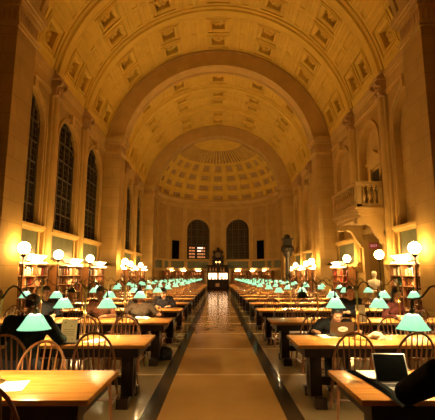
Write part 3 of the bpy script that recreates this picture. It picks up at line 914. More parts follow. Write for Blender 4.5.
# ------------------------------------------------------------------ balcony on the right wall
ba, bb_ = BAYS[1]; bc = (ba+bb_)/2
def balcony():
    y0, y1 = bc-1.68, bc+1.68; xo = 5.68
    t = thing('balcony', 'stone balcony with turned balusters projecting from the right wall', 'balcony', (WX, bc, 4.1))
    O = Vector((WX, bc, 4.1))
    def bx(m, x0, x1, ya, yb, z0, z1): m.box(x0-O.x, x1-O.x, ya-O.y, yb-O.y, z0-O.z, z1-O.z)
    sl = MB(); bx(sl, xo, WX, y0, y1, 4.2, 4.36); bx(sl, xo+.08, WX, y0+.08, y1-.08, 4.05, 4.2); bx(sl, xo-.05, WX, y0-.05, y1+.05, 4.28, 4.36); bx(sl, xo+.2, WX, y0+.2, y1-.2, 3.92, 4.05)
    sl.build('slab', M_PLAIN, t, smooth=0)
    for yy in (y0+.42, y1-.42):
        br = MB()
        prof = [(WX, 3.95), (xo+.12, 3.95), (xo+.05, 3.86), (xo+.06, 3.74), (xo+.16, 3.66), (xo+.32, 3.66), (xo+.5, 3.70), (xo+.68, 3.62), (xo+.8, 3.42), (xo+.9, 3.22), (WX-.28, 3.05), (WX-.18, 2.9), (WX-.05, 2.84), (WX, 2.86)]
        n = len(prof)
        vs = [(x-O.x, yy-.15-O.y, z-O.z) for x, z in prof] + [(x-O.x, yy+.15-O.y, z-O.z) for x, z in prof]
        br.add(vs, [tuple(range(n)), tuple(range(2*n-1, n-1, -1))] + [(i, (i+1) % n, n+(i+1) % n, n+i) for i in range(n)])
        for (cx, cz, r) in ((xo+.2, 3.8, .15), (WX-.14, 2.98, .12)):
            br.tube([(cx-O.x, yy-.19-O.y, cz-O.z), (cx-O.x, yy+.19-O.y, cz-O.z)], r, 14)
        br.build('bracket', M_PLAIN, t)
    ra = MB(); bx(ra, xo-.02, xo+.24, y0-.02, y1+.02, 5.30, 5.44); bx(ra, xo-.05, xo+.27, y0-.05, y1+.05, 5.38, 5.43)
    for yy in (y0, y1-.22): bx(ra, xo, WX-.2, yy, yy+.22, 5.30, 5.44)
    ra.build('handrail', M_PLAIN, t, smooth=0)
    pl = MB(); bx(pl, xo+.01, xo+.21, y0+.01, y1-.01, 4.36, 4.5)
    for yy in (y0+.01, y1-.21): bx(pl, xo, WX-.2, yy, yy+.2, 4.36, 4.5)
    pl.build('plinth', M_PLAIN, t, smooth=0)
    for (px, py) in ((xo, y0), (xo, y1-.22), (WX-.42, y0), (WX-.42, y1-.22)):
        q = MB(); bx(q, px, px+.22, py, py+.22, 4.5, 5.3); bx(q, px+.04, px+.18, py-.02, py+.24, 4.6, 5.2); q.build('post', M_PLAIN, t, smooth=0)
    prof = [(.09, 0), (.09, .06), (.05, .09), (.045, .13), (.075, .2), (.095, .3), (.085, .4), (.055, .5), (.04, .6), (.05, .63), (.065, .66), (.05, .69), (.05, .72), (.09, .74), (.09, .8)]
    pos = [(xo+.11, y0+.22+(y1-y0-.44)*(i+.5)/10) for i in range(10)]
    for yy in (y0+.11, y1-.11): pos += [(xo+.22+.68*(i+.5)/3, yy) for i in range(3)]
    for (x, y) in pos: MB().lathe(prof, 14, (x-O.x, y-O.y, 4.5-O.z)).build('baluster', M_PLAIN, t)
balcony()
# niche wall with inner doorway behind the balcony, and its moulded surround
h = holesR[1] if holesR[1]['zb'] > 4 else holesR[2]
mb = MB(); mb.box(WX+.30, WX+.5, bc-1.4, bc+1.4, 3.4, 8.8)
trim(mb, M_PLAIN, smooth=0)
d1 = sempty('door_1', (WX+.28, bc-.02, 4.36))
MB().box(-.02, .0, -.5, .5, 0, 2.0).build('opening', M_BLACK, d1, smooth=0)
m = MB()
for s in (-1, 1): m.box(-.1, .02, s*.6-.1, s*.6+.1, 0, 2.15)
m.box(-.12, .02, -.75, .75, 2.15, 2.35); m.box(-.2, .02, -.85, .85, 2.35, 2.45)
m.build('door_frame', M_PLAIN, d1, smooth=0)
p = MB(); p.extr(lambda u, z, d: (u, d, z), [-.16, .02], [(-.85, 2.45), (.85, 2.45), (0, 2.95)]); p.build('pediment', M_PLAIN, d1, smooth=0)
m = MB(); n = 24; r = 1.15; w = .2
pts = [(-r, 4.36-ZSPR)] + [(-r*math.cos(PI*i/n), r*math.sin(PI*i/n)) for i in range(n+1)] + [(r, 4.36-ZSPR)]
po = [(-r-w, 4.36-ZSPR)] + [(-(r+w)*math.cos(PI*i/n), (r+w)*math.sin(PI*i/n)) for i in range(n+1)] + [(r+w, 4.36-ZSPR)]
for i in range(len(pts)-1):
    for (A, B, d0, d1_) in ((pts, po, -.09, -.09), (po, po, -.09, 0), (pts, pts, -.09, 0)):
        m.quad((WX+d0, bc+A[i][0], ZSPR+A[i][1]), (WX+d0, bc+A[i+1][0], ZSPR+A[i+1][1]), (WX+d1_, bc+B[i+1][0], ZSPR+B[i+1][1]), (WX+d1_, bc+B[i][0], ZSPR+B[i][1]))
trim(m, M_PLAIN)
# door under the balcony
mb = MB(); mb.box(WX+1.48, WX+1.7, bc-1.3, bc+1.3, 0, 3.6); trim(mb, M_PLAIN, smooth=0)
d2 = sempty('door_2', (WX+1.46, bc, 0))
for s in (-1, 1):
    q = MB(); q.box(-.05, 0, *sorted((s*.01, s*.9)), 0, 2.5)
    for (z0, z1) in ((.2, 1.0), (1.15, 2.3)): q.box(-.07, 0, *sorted((s*.15, s*.75)), z0, z1)
    q.build('door_leaf', M_DARK, d2, smooth=0)
m = MB()
for s in (-1, 1): m.box(-.12, .01, *sorted((s*.9, s*1.05)), 0, 2.6)
m.box(-.12, .01, -1.05, 1.05, 2.5, 2.65); m.build('door_frame', M_DARK, d2, smooth=0)
m = MB()
for s in (-1, 1):
    m.box(WX-.12, WX+.1, bc+s*1.22-.14, bc+s*1.22+.14, 0, 3.2); m.box(WX-.18, WX+.1, bc+s*1.22-.19, bc+s*1.22+.19, 3.2, 3.4)
m.box(WX-.14, WX+.0, bc-1.4, bc+1.4, 3.45, 3.7)
trim(m, M_PLAIN, smooth=0)
# exit sign on the far jamb of that doorway
def text_mesh(s, size, m, name, parent, ext=.004):
    cu = bpy.data.curves.new(name, 'FONT'); cu.body = s; cu.size = size; cu.extrude = ext; cu.align_x = 'CENTER'; cu.align_y = 'CENTER'
    o = bpy.data.objects.new(name, cu); COL.objects.link(o)
    bpy.context.view_layer.update()
    me = bpy.data.meshes.new_from_object(o.evaluated_get(bpy.context.evaluated_depsgraph_get()))
    bpy.data.objects.remove(o); me.materials.clear(); me.materials.append(m)
    q = bpy.data.objects.new(name, me); COL.objects.link(q); q.parent = parent
    return q
M_RED = mat('sign_red', (.22, .03, .025), .4, emit=(.5, .04, .04), estr=.25)
M_LILAC = mat('sign_letter', (.8, .62, .66), .4, emit=(1, .6, .66), estr=.35)
e = thing('exit_sign', 'red EXIT sign above the doorway beneath the balcony', 'sign', (WX+.35, bc+1.08, 2.95))
MB().box(-.22, .22, -.03, .02, -.13, .13).build('box', M_RED, e, bevel=.008)
tx = text_mesh('EXIT', .16, M_LILAC, 'lettering', e); tx.rotation_euler = (PI/2, 0, 0); tx.location = (0, -.034, 0); tx['label'] = 'pale EXIT lettering'

# ------------------------------------------------------------------ people
def seg_dist(p, a, b):
    ab = b - a; t = max(0, min(1, (p-a).dot(ab)/max(1e-9, ab.length_squared))); return (p - (a + ab*t)).length, t
def remesh(o, vox, it=2):
    md = o.modifiers.new('r', 'REMESH'); md.mode = 'VOXEL'; md.voxel_size = vox; md.use_smooth_shade = True
    sm = o.modifiers.new('s', 'SMOOTH'); sm.iterations = it; sm.factor = .5
    bpy.context.view_layer.update()
    dg = bpy.context.evaluated_depsgraph_get()
    me = bpy.data.meshes.new_from_object(o.evaluated_get(dg))
    o.modifiers.clear(); old = o.data; o.data = me; bpy.data.meshes.remove(old)
    me.polygons.foreach_set('use_smooth', [True]*len(me.polygons))
def ik(sh, ha, l1, l2, pole):
    d = ha - sh; L = d.length
    if L > (l1+l2)*.995: ha = sh + d*((l1+l2)*.995/L); d = ha - sh; L = d.length
    a = (l1*l1 - l2*l2 + L*L)/(2*L); h = math.sqrt(max(0, l1*l1 - a*a))
    dn = d/L; pv = (pole - dn*pole.dot(dn)).normalized()
    return sh + dn*a + pv*h, ha
def hand(m, el, wr, s, palm_dn=Vector((0,0,-1)), curl=.5):
    """palm, four unequal bent fingers and a thumb leaving the side of the palm"""
    f = (wr - el).normalized(); f = (f - palm_dn*f.dot(palm_dn)*.8).normalized()
    sd = palm_dn.cross(f).normalized() * (-s)        # towards the thumb
    sd = f.cross(Vector((0,0,1))).normalized()*(-s)  # thumb side points inwards
    k = wr + f*.085
    m.capsule(wr + f*.005, k + sd*.02, .026, .018, 8); m.capsule(wr + f*.005, k - sd*.02, .026, .016, 8); m.capsule(wr+f*.02, k, .024, .018, 8)
    for j, (o, L) in enumerate(((.032, .068), (.011, .078), (-.011, .072), (-.032, .056))):
        b = k + sd*o; p1 = b + f*L*.45 + palm_dn*L*.1*curl; p2 = p1 + f*L*.3 + palm_dn*L*.3*curl; p3 = p2 + f*L*.16 + palm_dn*L*.4*curl
        m.capsule(b - f*.02, p1, .0105, .0092, 8); m.capsule(p1, p2, .0092, .0085, 8); m.capsule(p2, p3, .0085, .0075, 8)
    t0 = wr + f*.025 + sd*.022; t1 = t0 + f*.035 + sd*.03 + palm_dn*.008; t2 = t1 + f*.032 + sd*.006 + palm_dn*.01
    m.capsule(t0, t1, .015, .012, 8); m.capsule(t1, t2, .011, .009, 8)
def person(label, loc, rz, lean=.15, hands=((-.16,.42,.80),(.16,.42,.80)), top=(.012,.012,.014), skin=None, hairc=None, pitch=.3, yaw=0, turn=0, vox=.009, long_hair=False, hood=False, short_sleeve=False, legs=True, scale=1.0, poles=None, hx=0, bulk=1.0, collar=None, droop=None):
    skin = skin or M_SKIN; hairm = hairc or M_HAIR
    mt = mat('cloth', top, .9, var=.25, scale=25, bump=.25, bscale=35, spec=.12)
    m = MB(); segs = []      # (a, b, ra, rb, material index) 0 skin 1 top 2 trousers
    def cap(a, b, ra, rb, k, n=12):
        a = Vector(a); b = Vector(b); m.capsule(a, b, ra, rb, n); segs.append((a, b, ra, rb, k))
    pel = Vector((0, 0, .575)); fw = Vector((0, math.sin(lean), math.cos(lean)))
    wst = pel + fw*.17; cst = wst + fw*.20; nk = cst + fw*.17 + Vector((0, .01, 0))
    B = bulk
    cap(pel+Vector((-.08,0,0)), pel+Vector((.08,0,0)), .125*B, .125*B, 2)
    cap(pel+fw*.08+Vector((-.06,0,0)), pel+fw*.08+Vector((.06,0,0)), .12*B, .12*B, 1)
    cap(wst+Vector((-.06,0,0)), wst+Vector((.06,0,0)), .115*B, .115*B, 1)
    cap(cst+Vector((-.075,0,-.02)), cst+Vector((.075,0,-.02)), .125*B, .125*B, 1)
    cap(cst+fw*.08+Vector((-.10,-.005,0)), cst+fw*.08+Vector((.10,-.005,0)), .10*B, .10*B, 1)
    cap(wst, cst, .14*B, .14*B, 1)
    shc = cst + fw*.13
    hd = nk + Vector((0, .035+.06*math.sin(pitch), .155))
    if droop is not None: hd = nk + Vector((0, .165*math.sin(droop), .165*math.cos(droop)))
    hd.x += hx
    cap(nk - fw*.05, nk + (hd-nk)*.55, .056, .052, 0)
    cap(nk - fw*.06 + Vector((-.07,0,0)), nk - fw*.06 + Vector((.07,0,0)), .07, .07, 1)
    for s, ht in zip((-1, 1), hands):
        sh = shc + Vector((s*.175*B, 0, 0)); ht = Vector(ht)
        cap(nk - fw*.05 + Vector((s*.05, -.01, 0)), sh, .062, .068*B, 1)
        el, wr = ik(sh, ht, .29, .26, Vector((s*.55, -.35, -.75)) if not poles else Vector(poles[0 if s < 0 else 1]))
        cap(sh, el, .067*B, .054*B, 1)
        if short_sleeve: cap(el, wr, .043, .030, 0)
        else: cap(el, el+(wr-el)*.88, .055*B, .042*B, 1); cap(el+(wr-el)*.8, wr, .031, .029, 0)
        n0 = len(m.v); hand(m, el, wr, s)
        segs.append((wr, wr+(wr-el).normalized()*.16, .05, .05, 0))
        hp = Vector((s*.095, .02, .54)); kn = Vector((s*.13, .44, .52)); an = Vector((s*.14, .46, .10))
        if legs:
            cap(hp, kn, .088, .066, 2); cap(kn, an, .06, .046, 2)
            cap(an+Vector((0,-.03,-.045)), an+Vector((s*.02,.13,-.06)), .045, .036, 3)
    # head
    H = Matrix.Rotation(yaw, 4, 'Z') @ Matrix.Rotation(-pitch, 4, 'X')
    H3 = H.to_3x3()
    def hl(x, y, z): return hd + H3 @ Vector((x, y, z))
    def he(c, r): m.ell(hl(*c), r, H3, 16, 12)
    he((0, -.012, .025), (.076, .094, .088)); he((0, .03, -.035), (.06, .064, .075)); he((0, .045, -.082), (.034, .034, .028))
    he((0, .094, -.012), (.013, .022, .02)); m.capsule(hl(0, .083, .02), hl(0, .098, -.014), .009, .013, 8)
    he((0, .078, -.052), (.026, .014, .012)); he((0, .079, .026), (.05, .014, .010))
    for s in (-1, 1):
        he((s*.078, -.008, -.002), (.01, .02, .032)); he((s*.045, .058, -.018), (.024, .022, .022))
    segs.append((hl(0, -.01, .02), hl(0, .03, -.06), .09, .075, 0))
    o = m.build('person', [skin, mt, M_JEANS, M_BLACK], fix=False)
    remesh(o, vox)
    me = o.data
    me.materials.clear()
    for q in (skin, mt, M_JEANS, M_BLACK): me.materials.append(q)
    for p in me.polygons:
        c = p.center; best = 9; bi = 1
        for (a, b, ra, rb, k) in segs:
            d, t = seg_dist(c, a, b); d -= ra + (rb-ra)*t
            if k == 0: d += .004
            if d < best: best, bi = d, k
        p.material_index = bi
    o.location = loc; o.rotation_euler = (0, 0, rz); o.scale = (scale,)*3
    tag(o, label, 'person')
    # hair
    q = MB()
    q.ell(hl(0, -.024, .040), (.084, .096, .086), H3, 18, 12)
    q.ell(hl(0, .035, .088), (.062, .045, .032), H3, 14, 8)
    for s in (-1, 1): q.ell(hl(s*.066, -.012, .03), (.019, .045, .05), H3, 10, 8)
    q.ell(hl(0, -.07, -.03), (.058, .035, .05), H3, 12, 8)
    if long_hair:
        for s in (-1, 1): q.capsule(hl(s*.07, -.02, .0), hl(s*.085, -.03, -.2), .03, .03, 8)
        q.capsule(hl(0, -.06, .0), hl(0, -.07, -.22), .06, .05, 10)
    ho = q.build('hair', hairm, o, fix=False); remesh(ho, .012, 1); ho.data.materials.clear(); ho.data.materials.append(hairm)
    if hood:
        q = MB(); q.capsule(nk+Vector((-.08,-.05,-.02)), nk+Vector((.08,-.05,-.02)), .065, .065); q.capsule(nk+Vector((0,-.07,-.04)), nk+Vector((0,-.1,-.16)), .08, .05)
        for s in (-1, 1): q.capsule(nk+Vector((s*.085,-.04,-.02)), nk+Vector((s*.06,.06,-.05)), .05, .03)
        ho = q.build('hood', mt, o, fix=False); remesh(ho, .015, 2); ho.data.materials.clear(); ho.data.materials.append(mt)
    elif collar:
        q = MB()
        for s in (-1, 1): q.capsule(nk+Vector((s*.06,-.03,-.0)), nk+Vector((s*.03,.07,-.05)), .022, .014, 8)
        q.capsule(nk+Vector((-.055,-.04,0)), nk+Vector((.055,-.04,0)), .022, .022, 8)
        ho = q.build('collar', collar, o, fix=False); remesh(ho, .01, 2); ho.data.materials.clear(); ho.data.materials.append(collar)
    for s in (-1, 1):
        ey = MB(); ey.ell(hl(s*.031, .082, .006), (.012, .006, .006), H3, 10, 6); ey.build('eye', M_EYE, o)
        ey = MB(); ey.ell(hl(s*.032, .086, .026), (.018, .006, .004), H3, 10, 6); ey.build('eyebrow', hairm, o)
    ey = MB(); ey.ell(hl(0, .092, -.053), (.022, .006, .006), H3, 10, 6); ey.build('lips', M_LIP, o)
    return o
T1, T2, T3, T4 = ROWS[:4]
person('person in dark shirt seen from behind at the second left table', (-2.29, 4.74, 0), 0, lean=.30, hands=((-.34,.52,.80),(.30,.54,.80)), top=(.012,.020,.018), pitch=.45, bulk=1.2, collar=mat('dark_collar', (.02,.03,.028), .8))
person('person in black jacket reading behind the laptop with the oval sticker', (1.66, 6.42, 0), PI, lean=.86, droop=.8, hands=((-.28,.60,.81),(.34,.56,.81)), top=(.006,.006,.0065), skin=M_SKIN2, pitch=.55, vox=.008, bulk=1.08, collar=mat('grey_collar', (.05,.045,.04), .8))
person('person in black hooded top leaning over the nearest right table', (1.37, 2.04, 0), 0, lean=.42, hx=.12, poles=((-1,.15,-.45),(1,0,-.5)), hands=((-.17,.66,.81),(.06,.72,.80)), top=(.002,.002,.002), pitch=.5, vox=.009, bulk=1.25, hood=True, scale=1.04)
person('person in pale top with one arm stretched across the third left table', (-1.62, 8.56, 0), PI, lean=.5, droop=.55, hands=((-.42,.44,.83),(.2,.38,.81)), top=(.075,.05,.035), skin=M_SKIN2, pitch=.6, vox=.012)
person('person in dark top at the third left table beside the one in pale top', (-2.42, 8.48, 0), PI, lean=.3, top=(.10,.04,.02), skin=M_SKIN2, pitch=.4, vox=.014)
person('person in dark jacket at the third left table, farthest from the aisle', (-3.62, 8.50, 0), PI+.4, lean=.25, top=(.02,.018,.02), pitch=.3, vox=.014)
person('person in dark hooded top at the fourth left table near the aisle', (-1.45, 10.95, 0), PI, lean=.6, droop=.7, top=(.02,.017,.02), skin=M_SKIN, pitch=.4, vox=.014, hood=True)
person('person in black jacket with folded arms at the third right table', (2.70, 8.52, 0), PI-.2, lean=.18, hands=((.08,.33,.86),(-.10,.34,.90)), top=(.012,.012,.014), skin=M_SKIN, pitch=.15, vox=.012)
person('person in dark maroon top with black hair at the third right table', (3.42, 8.48, 0), PI+.5, lean=.42, top=(.045,.010,.008), skin=M_SKIN, pitch=.35, vox=.012, long_hair=True)

# ------------------------------------------------------------------ things on the tables
def laptop(label, loc, rz, open_deg=100, w=.30, d=.21, body=None, name='laptop'):
    t = thing(name, label, 'laptop', loc, rz); body = body or M_SILVER
    MB().box(-w/2, w/2, -d, 0, 0, .016).build('base', body, t, bevel=.004)
    k = MB()
    for r_ in range(5):
        for c in range(12): k.box(-w*.44+w*.88*c/12+.002, -w*.44+w*.88*(c+1)/12-.002, -.028-.018*r_-.013, -.028-.018*r_, .016, .0175)
    k.build('keyboard', M_BLACK, t, smooth=0)
    k = MB(); k.box(-.045, .045, -d+.012, -d+.065, .016, .0166); k.build('trackpad', body, t, smooth=0)
    Mx = Matrix.Translation((0, 0, .016)) @ Matrix.Rotation(-R(open_deg-90), 4, 'X')
    l = MB(); l.box(-w/2, w/2, 0, .008, 0, d+.012, Mx); lo = l.build('lid', body, t, bevel=.003)
    s = MB(); s.box(-w/2+.008, w/2-.008, -.0015, 0.0005, .010, d+.004, Mx); s.build('screen', M_SCREEN, t, smooth=0)
    return t, lo, Mx
laptop('open silver laptop with a black screen on the nearest right table', (1.31, 3.26, TZ), R(-4), 114, .255, .21)
t, lo, Mx = laptop('brown-backed laptop with an oval sticker on its lid, second right table', (1.65, 5.68, TZ), PI, 106, .33, .185, mat('brown_lid', (.022,.009,.004), .35))
st = MB(); M2 = Mx @ Matrix.Translation((-.01, .0095, .098)) @ Matrix.Rotation(-PI/2, 4, 'X')
st.lathe([(.001, 0), (.036, 0), (.036, .0012), (.001, .0012)], 28, M=Matrix.Diagonal((1.9, 1, 1, 1)))
so = st.build('oval_sticker', M_PAPER, t); so.matrix_local = M2; so['label'] = 'pale oval sticker with dark lettering'
ring = MB(); ring.lathe([(.030, .0012), (.032, .0012), (.032, .0018), (.030, .0018)], 28, M=Matrix.Diagonal((1.9, 1, 1, 1)), cap=False)
tx = text_mesh('OBX', .042, M_BLACK, 'lettering', so, .0006); tx.location = (0, 0, .0016); tx.rotation_euler = (0, 0, PI)
tx.rotation_euler = (0, 0, 0); tx.scale = (1, 1, 1)
ro = ring.build('rim', M_BLACK, so)
laptop('dark laptop with a bright screen before the person in dark shirt', (-1.97, 5.30, TZ), R(8), 105, .30, .2, M_BLACK)

def sheet(name, label, cat, loc, rz, w, d, m=None, th=.004, group=None):
    o = MB().box(-w/2, w/2, -d/2, d/2, 0, th).build(name, m or M_PAPER, smooth=0)
    o.location = loc; o.rotation_euler = (0, 0, rz); return tag(o, label, cat, group)
sheet('paper_sheet', 'white papers lying beside the open silver laptop', 'paper', (1.265, 3.50, TZ+.016), R(4), .21, .29, th=.006)
# black folder with a curled edge
f = MB(); pr = []
fo = thing('folder', 'open black folder under the white papers by the silver laptop', 'folder', (1.20, 3.30, TZ))
f.box(-.03, .20, .03, .38, 0, .014); f.build('cover', M_BLACKCLOTH, fo, bevel=.003)
g = MB(); us = [i/10 for i in range(11)]
rows_ = []
for u in us:
    y = .40 - .98*u; x = -.075 + .03*math.sin(u*PI) + .05*u
    rows_ += [(x-.045, y, .004), (x-.02, y, .014+.012*math.sin(u*PI)), (x+.03, y, .012+.01*math.sin(u*PI)), (x+.05, y, .004)]
fs = [(i*4+j, i*4+(j+1) % 4, i*4+4+(j+1) % 4, i*4+4+j) for i in range(10) for j in range(4)] + [(3, 2, 1, 0), (40, 41, 42, 43)]
g.add(rows_, fs); g.build('flap', M_BLACKCLOTH, fo)
def notice(label, loc, rz, w=.19, h=.29, lean=8):
    t = thing('notice_card', label, 'notice', loc, rz)
    Mx = Matrix.Rotation(R(-lean), 4, 'X')
    MB().box(-w/2, w/2, 0, .004, .004, h, Mx).build('card', M_CARD, t, smooth=0)
    MB().box(-w/2, w/2, -.03, .09, 0, .008).build('stand', M_CHAIR, t, smooth=0)
    d = MB()
    for (x, z, sx) in ((-.05, .25, .02), (.03, .21, .012), (-.04, .06, .012), (.05, .05, .012)): d.box(x-sx/2, x+sx/2, -.002, 0, z-.006, z+.006, Mx)
    for k in range(4): d.box(-.07, .07, -.001, 0, .10+.022*k, .104+.022*k, Mx)
    d.build('print', M_CHAIR, t, smooth=0)
    return t
notice('cream notice card upright near the front of the second left table', (-1.90, 5.14, TZ), R(3))
notice('white notice card standing on the third right table before the person in maroon', (2.55, 7.46, TZ), R(-6), .17, .30)
notice('white notice card on the second left table behind the dark laptop', (-2.42, 5.78, TZ), R(4), .14, .26)
# cloth cap
c = MB(); c.ell((0, 0, .045), (.085, .075, .05), nu=16, nv=10); c.ell((.05, -.04, .025), (.06, .05, .03)); c.ell((-.05, .02, .03), (.06, .06, .035)); c.box(-.02, .10, -.1, -.03, .002, .012)
o = c.build('cloth_cap', mat('beige_cloth', (.50, .40, .26), .9, bump=.5, bscale=30), fix=False); remesh(o, .007, 3); o.data.materials.clear(); o.data.materials.append(bpy.data.materials['beige_cloth'])
o.location = (2.06, 5.50, TZ); tag(o, 'crumpled beige cloth cap on the second right table beside the lamp post', 'cap')
# open books and papers seen glowing on the tables
def open_book(label, loc, rz, cover):
    t = thing('open_book', label, 'book', loc, rz)
    MB().box(-.2, .2, -.14, .14, 0, .008).build('cover', cover, t, smooth=0)
    for s in (-1, 1):
        p = MB(); n = 6
        vs = []
        for i in range(n+1):
            x = s*.19*i/n; z = .03*math.sin(PI*min(1, i/n+.15))**.8 + .01
            vs += [(x, -.13, z), (x, .13, z), (x, .13, .008), (x, -.13, .008)]
        p.add(vs, [(i*4+j, i*4+(j+1) % 4, i*4+4+(j+1) % 4, i*4+4+j) for i in range(n) for j in range(4)] + [(3,2,1,0), (n*4, n*4+1, n*4+2, n*4+3)])
        p.build('pages', M_PAPER, t)
    return t
open_book('open red-covered book lying on the fourth right table', (1.72, 9.95, TZ), R(10), M_BOOK[3][1])
open_book('open book under the stretched arm on the third left table', (-1.55, 7.95, TZ), R(-8), M_BOOK[0][1])
open_book('open book before the person in dark jacket, third left table', (-3.5, 7.9, TZ), R(12), M_BOOK[2][1])
sheet('paper_sheet', 'white paper sheet under the lamp on the nearest left table', 'paper', (-1.62, 3.22, TZ), R(14), .21, .297)
sheet('paper_sheet', 'paper sheet half off the aisle side, second left table front', 'paper', (-1.62, 5.35, TZ), R(-20), .21, .297)
sheet('paper_sheet', 'paper sheet under the reading arms on the second right table', 'paper', (1.45, 5.75, TZ), R(10), .21, .297)
# bag on the floor
def bag(label, loc, rz):
    t = thing('backpack', label, 'bag', loc, rz)
    m = MB(); m.ell((0, 0, .12), (.16, .11, .13), nu=18, nv=12); m.ell((.02, -.08, .08), (.11, .06, .075)); m.box(-.12, .12, -.08, .08, 0, .08)
    o = m.build('body', mat('black_nylon', (.010, .010, .011), .7, bump=.3), t, fix=False); remesh(o, .012, 4); o.data.materials.clear(); o.data.materials.append(bpy.data.materials['black_nylon'])
    m = MB(); m.tube([(-.1, .06, .21), (-.1, .13, .23), (-.02, .16, .15), (-.05, .13, .03)], .014, 8); m.build('strap', M_BLACK, t)
    m = MB(); m.tube([(-.04, .02, .235), (-.02, .02, .275), (.03, .02, .275), (.05, .02, .235)], .009, 8); m.build('grab_handle', M_BLACK, t)
bag('black backpack on the floor by the end of the third left table', (-1.06, 8.0, 0), R(20))

# ------------------------------------------------------------------ bust, carved stand, far portal
t = thing('pedestal', 'stone pedestal below the marble bust on the right', 'pedestal', (6.35, 16.55, 0))
MB().box(-.24, .24, -.24, .24, 0, .12).build('base', M_CARVE, t, bevel=.01)
MB().box(-.18, .18, -.18, .18, .12, .88).build('shaft', M_CARVE, t, bevel=.01)
MB().box(-.23, .23, -.23, .23, .88, .96).build('cap', M_CARVE, t, bevel=.015)
b = thing('bust', 'white marble bust on a pedestal before the balcony doorway', 'sculpture', (6.35, 16.55, .96), R(-35))
m = MB()
m.lathe([(.13, 0), (.13, .03), (.08, .06), (.07, .12), (.10, .16)], 16)
m.ell((0, .0, .30), (.25, .14, .17)); m.ell((-.17, 0, .33), (.11, .11, .11)); m.ell((.17, 0, .33), (.11, .11, .11)); m.capsule((0, .0, .38), (0, .02, .56), .075, .07)
m.ell((0, 0, .66), (.095, .115, .125)); m.ell((0, .05, .60), (.075, .08, .1)); m.ell((0, .125, .64), (.016, .03, .028)); m.ell((0, .07, .535), (.06, .07, .06)); m.ell((0, -.02, .70), (.105, .115, .10))
for s in (-1, 1): m.ell((s*.098, 0, .645), (.014, .025, .04)); m.capsule((s*.2, .05, .33), (s*.02, .12, .2), .03, .03)
o = m.build('figure', M_MARBLE, b, fix=False); remesh(o, .011, 2); o.data.materials.clear(); o.data.materials.append(M_MARBLE)

t = thing('carved_stand', 'tall dark carved stand with a wide top before the right wall', 'stand', (5.86, 33.9, 0))
M_BRZ = mat('dark_carving', (.02, .016, .012), .5, var=.4, scale=12, bump=.4, bscale=10)
MB().lathe([(.32, 0), (.32, .2), (.24, .3), (.22, 1.6), (.26, 1.7), (.2, 1.8), (.2, 3.0), (.26, 3.1)], 12).build('shaft', M_BRZ, t)
m = MB(); m.lathe([(.24, 3.08), (.34, 3.2), (.44, 3.5), (.55, 3.8), (.5, 3.95), (.42, 4.05)], 14)
for k in range(8): a = PI*k/4; m.ell((.45*math.cos(a), .45*math.sin(a), 3.7), (.1, .1, .2), nu=8, nv=6)
m.build('capital', M_BRZ, t)
m = MB(); m.box(-.35, .35, -.35, .35, 4.05, 4.5); m.box(-.42, .42, -.42, .42, 4.5, 4.65); m.ell((0, 0, 4.8), (.28, .28, .2)); m.build('finial', M_BRZ, t)

pt = thing('wooden_screen', 'dark wooden screen with lit openings at the far end of the aisle', 'screen', (0, 42.9, 0))
m = MB()
for x in (-1.12, -.06, 1.0): m.box(x, x+.12, -.4, .4, 0, 2.0)
m.box(-1.12, 1.12, -.4, .4, 1.9, 2.5); m.box(-1.12, 1.12, -.4, .3, 0, .78); m.build('frame', M_DARK, pt, smooth=0)
m = MB(); m.box(-1.25, 1.25, -.5, .45, 2.5, 2.62); m.box(-1.2, 1.2, -.45, .45, 1.86, 1.92); m.build('cornice', M_DARK, pt, smooth=0)
m = MB()
for x in (-.8, -.5, -.2, .3, .6): m.lathe([(.05, 1.95), (.1, 2.1), (.04, 2.25), (.08, 2.35)], 10, (x, -.45, 0))
m.build('carving', M_CARVE, pt)
M_LITW = emis('lit_opening', (1, .62, .34), 5)
for s in (-1, 1):
    m = MB(); m.box(s*.55-.44, s*.55+.44, .2, .24, 1.15, 1.75); m.build('lit_pane', M_LITW, pt, smooth=0)
MB().box(-1.05, 1.05, -.38, .3, .78, 1.13).build('counter', M_DARK, pt, smooth=0)
for (x, w, h) in ((-.7, .12, .3), (-.3, .1, .22), (.42, .16, .34), (.75, .1, .24)):
    o = MB().box(-w/2, w/2, -.06, .06, 0, h).build('record_box', M_DARK, bevel=.01); o.location = (x, 42.75, 1.13)
    tag(o, 'dark box standing in the lit opening of the far screen, %s' % {-.7: 'far left', -.3: 'inner left', .42: 'inner right', .75: 'far right'}[x], 'box', 'boxes on the far counter')
o = MB().box(-.2, .2, -.01, .01, 0, .34).build('notice_board', mat('tan_card', (.5, .3, .14), .7), smooth=0); o.location = (-.05, 42.47, .38)
tag(o, 'small tan notice on the front of the far counter', 'notice')
ck = thing('clock_case', 'dark carved clock case between the two far arched windows', 'clock', (0, 43.55, 2.62))
MB().box(-.6, .6, -.25, .2, 0, .6).build('plinth', M_DARK, ck, bevel=.02)
m = MB(); m.lathe([(.02, -.12), (.42, -.12), (.46, -.06), (.46, .1), (.02, .1)], 24, M=Matrix.Translation((0, 0, 1.1)) @ Matrix.Rotation(PI/2, 4, 'X')); m.box(-.5, .5, -.1, .15, .6, .8); m.build('body', M_DARK, ck)
m = MB(); m.lathe([(.2, 1.5), (.12, 1.62), (.16, 1.72), (.03, 1.95)], 12)
for s in (-1, 1): m.ell((s*.42, 0, 1.4), (.14, .1, .2)); m.ell((s*.52, 0, .85), (.12, .1, .22))
m.build('carving', M_BRZ, ck)
m = MB(); m.lathe([(.001, 0), (.3, 0), (.3, .01), (.001, .01)], 24, M=Matrix.Translation((0, -.13, 1.1)) @ Matrix.Rotation(PI/2, 4, 'X')); m.build('dial', mat('old_dial', (.12, .08, .04), .4), ck)
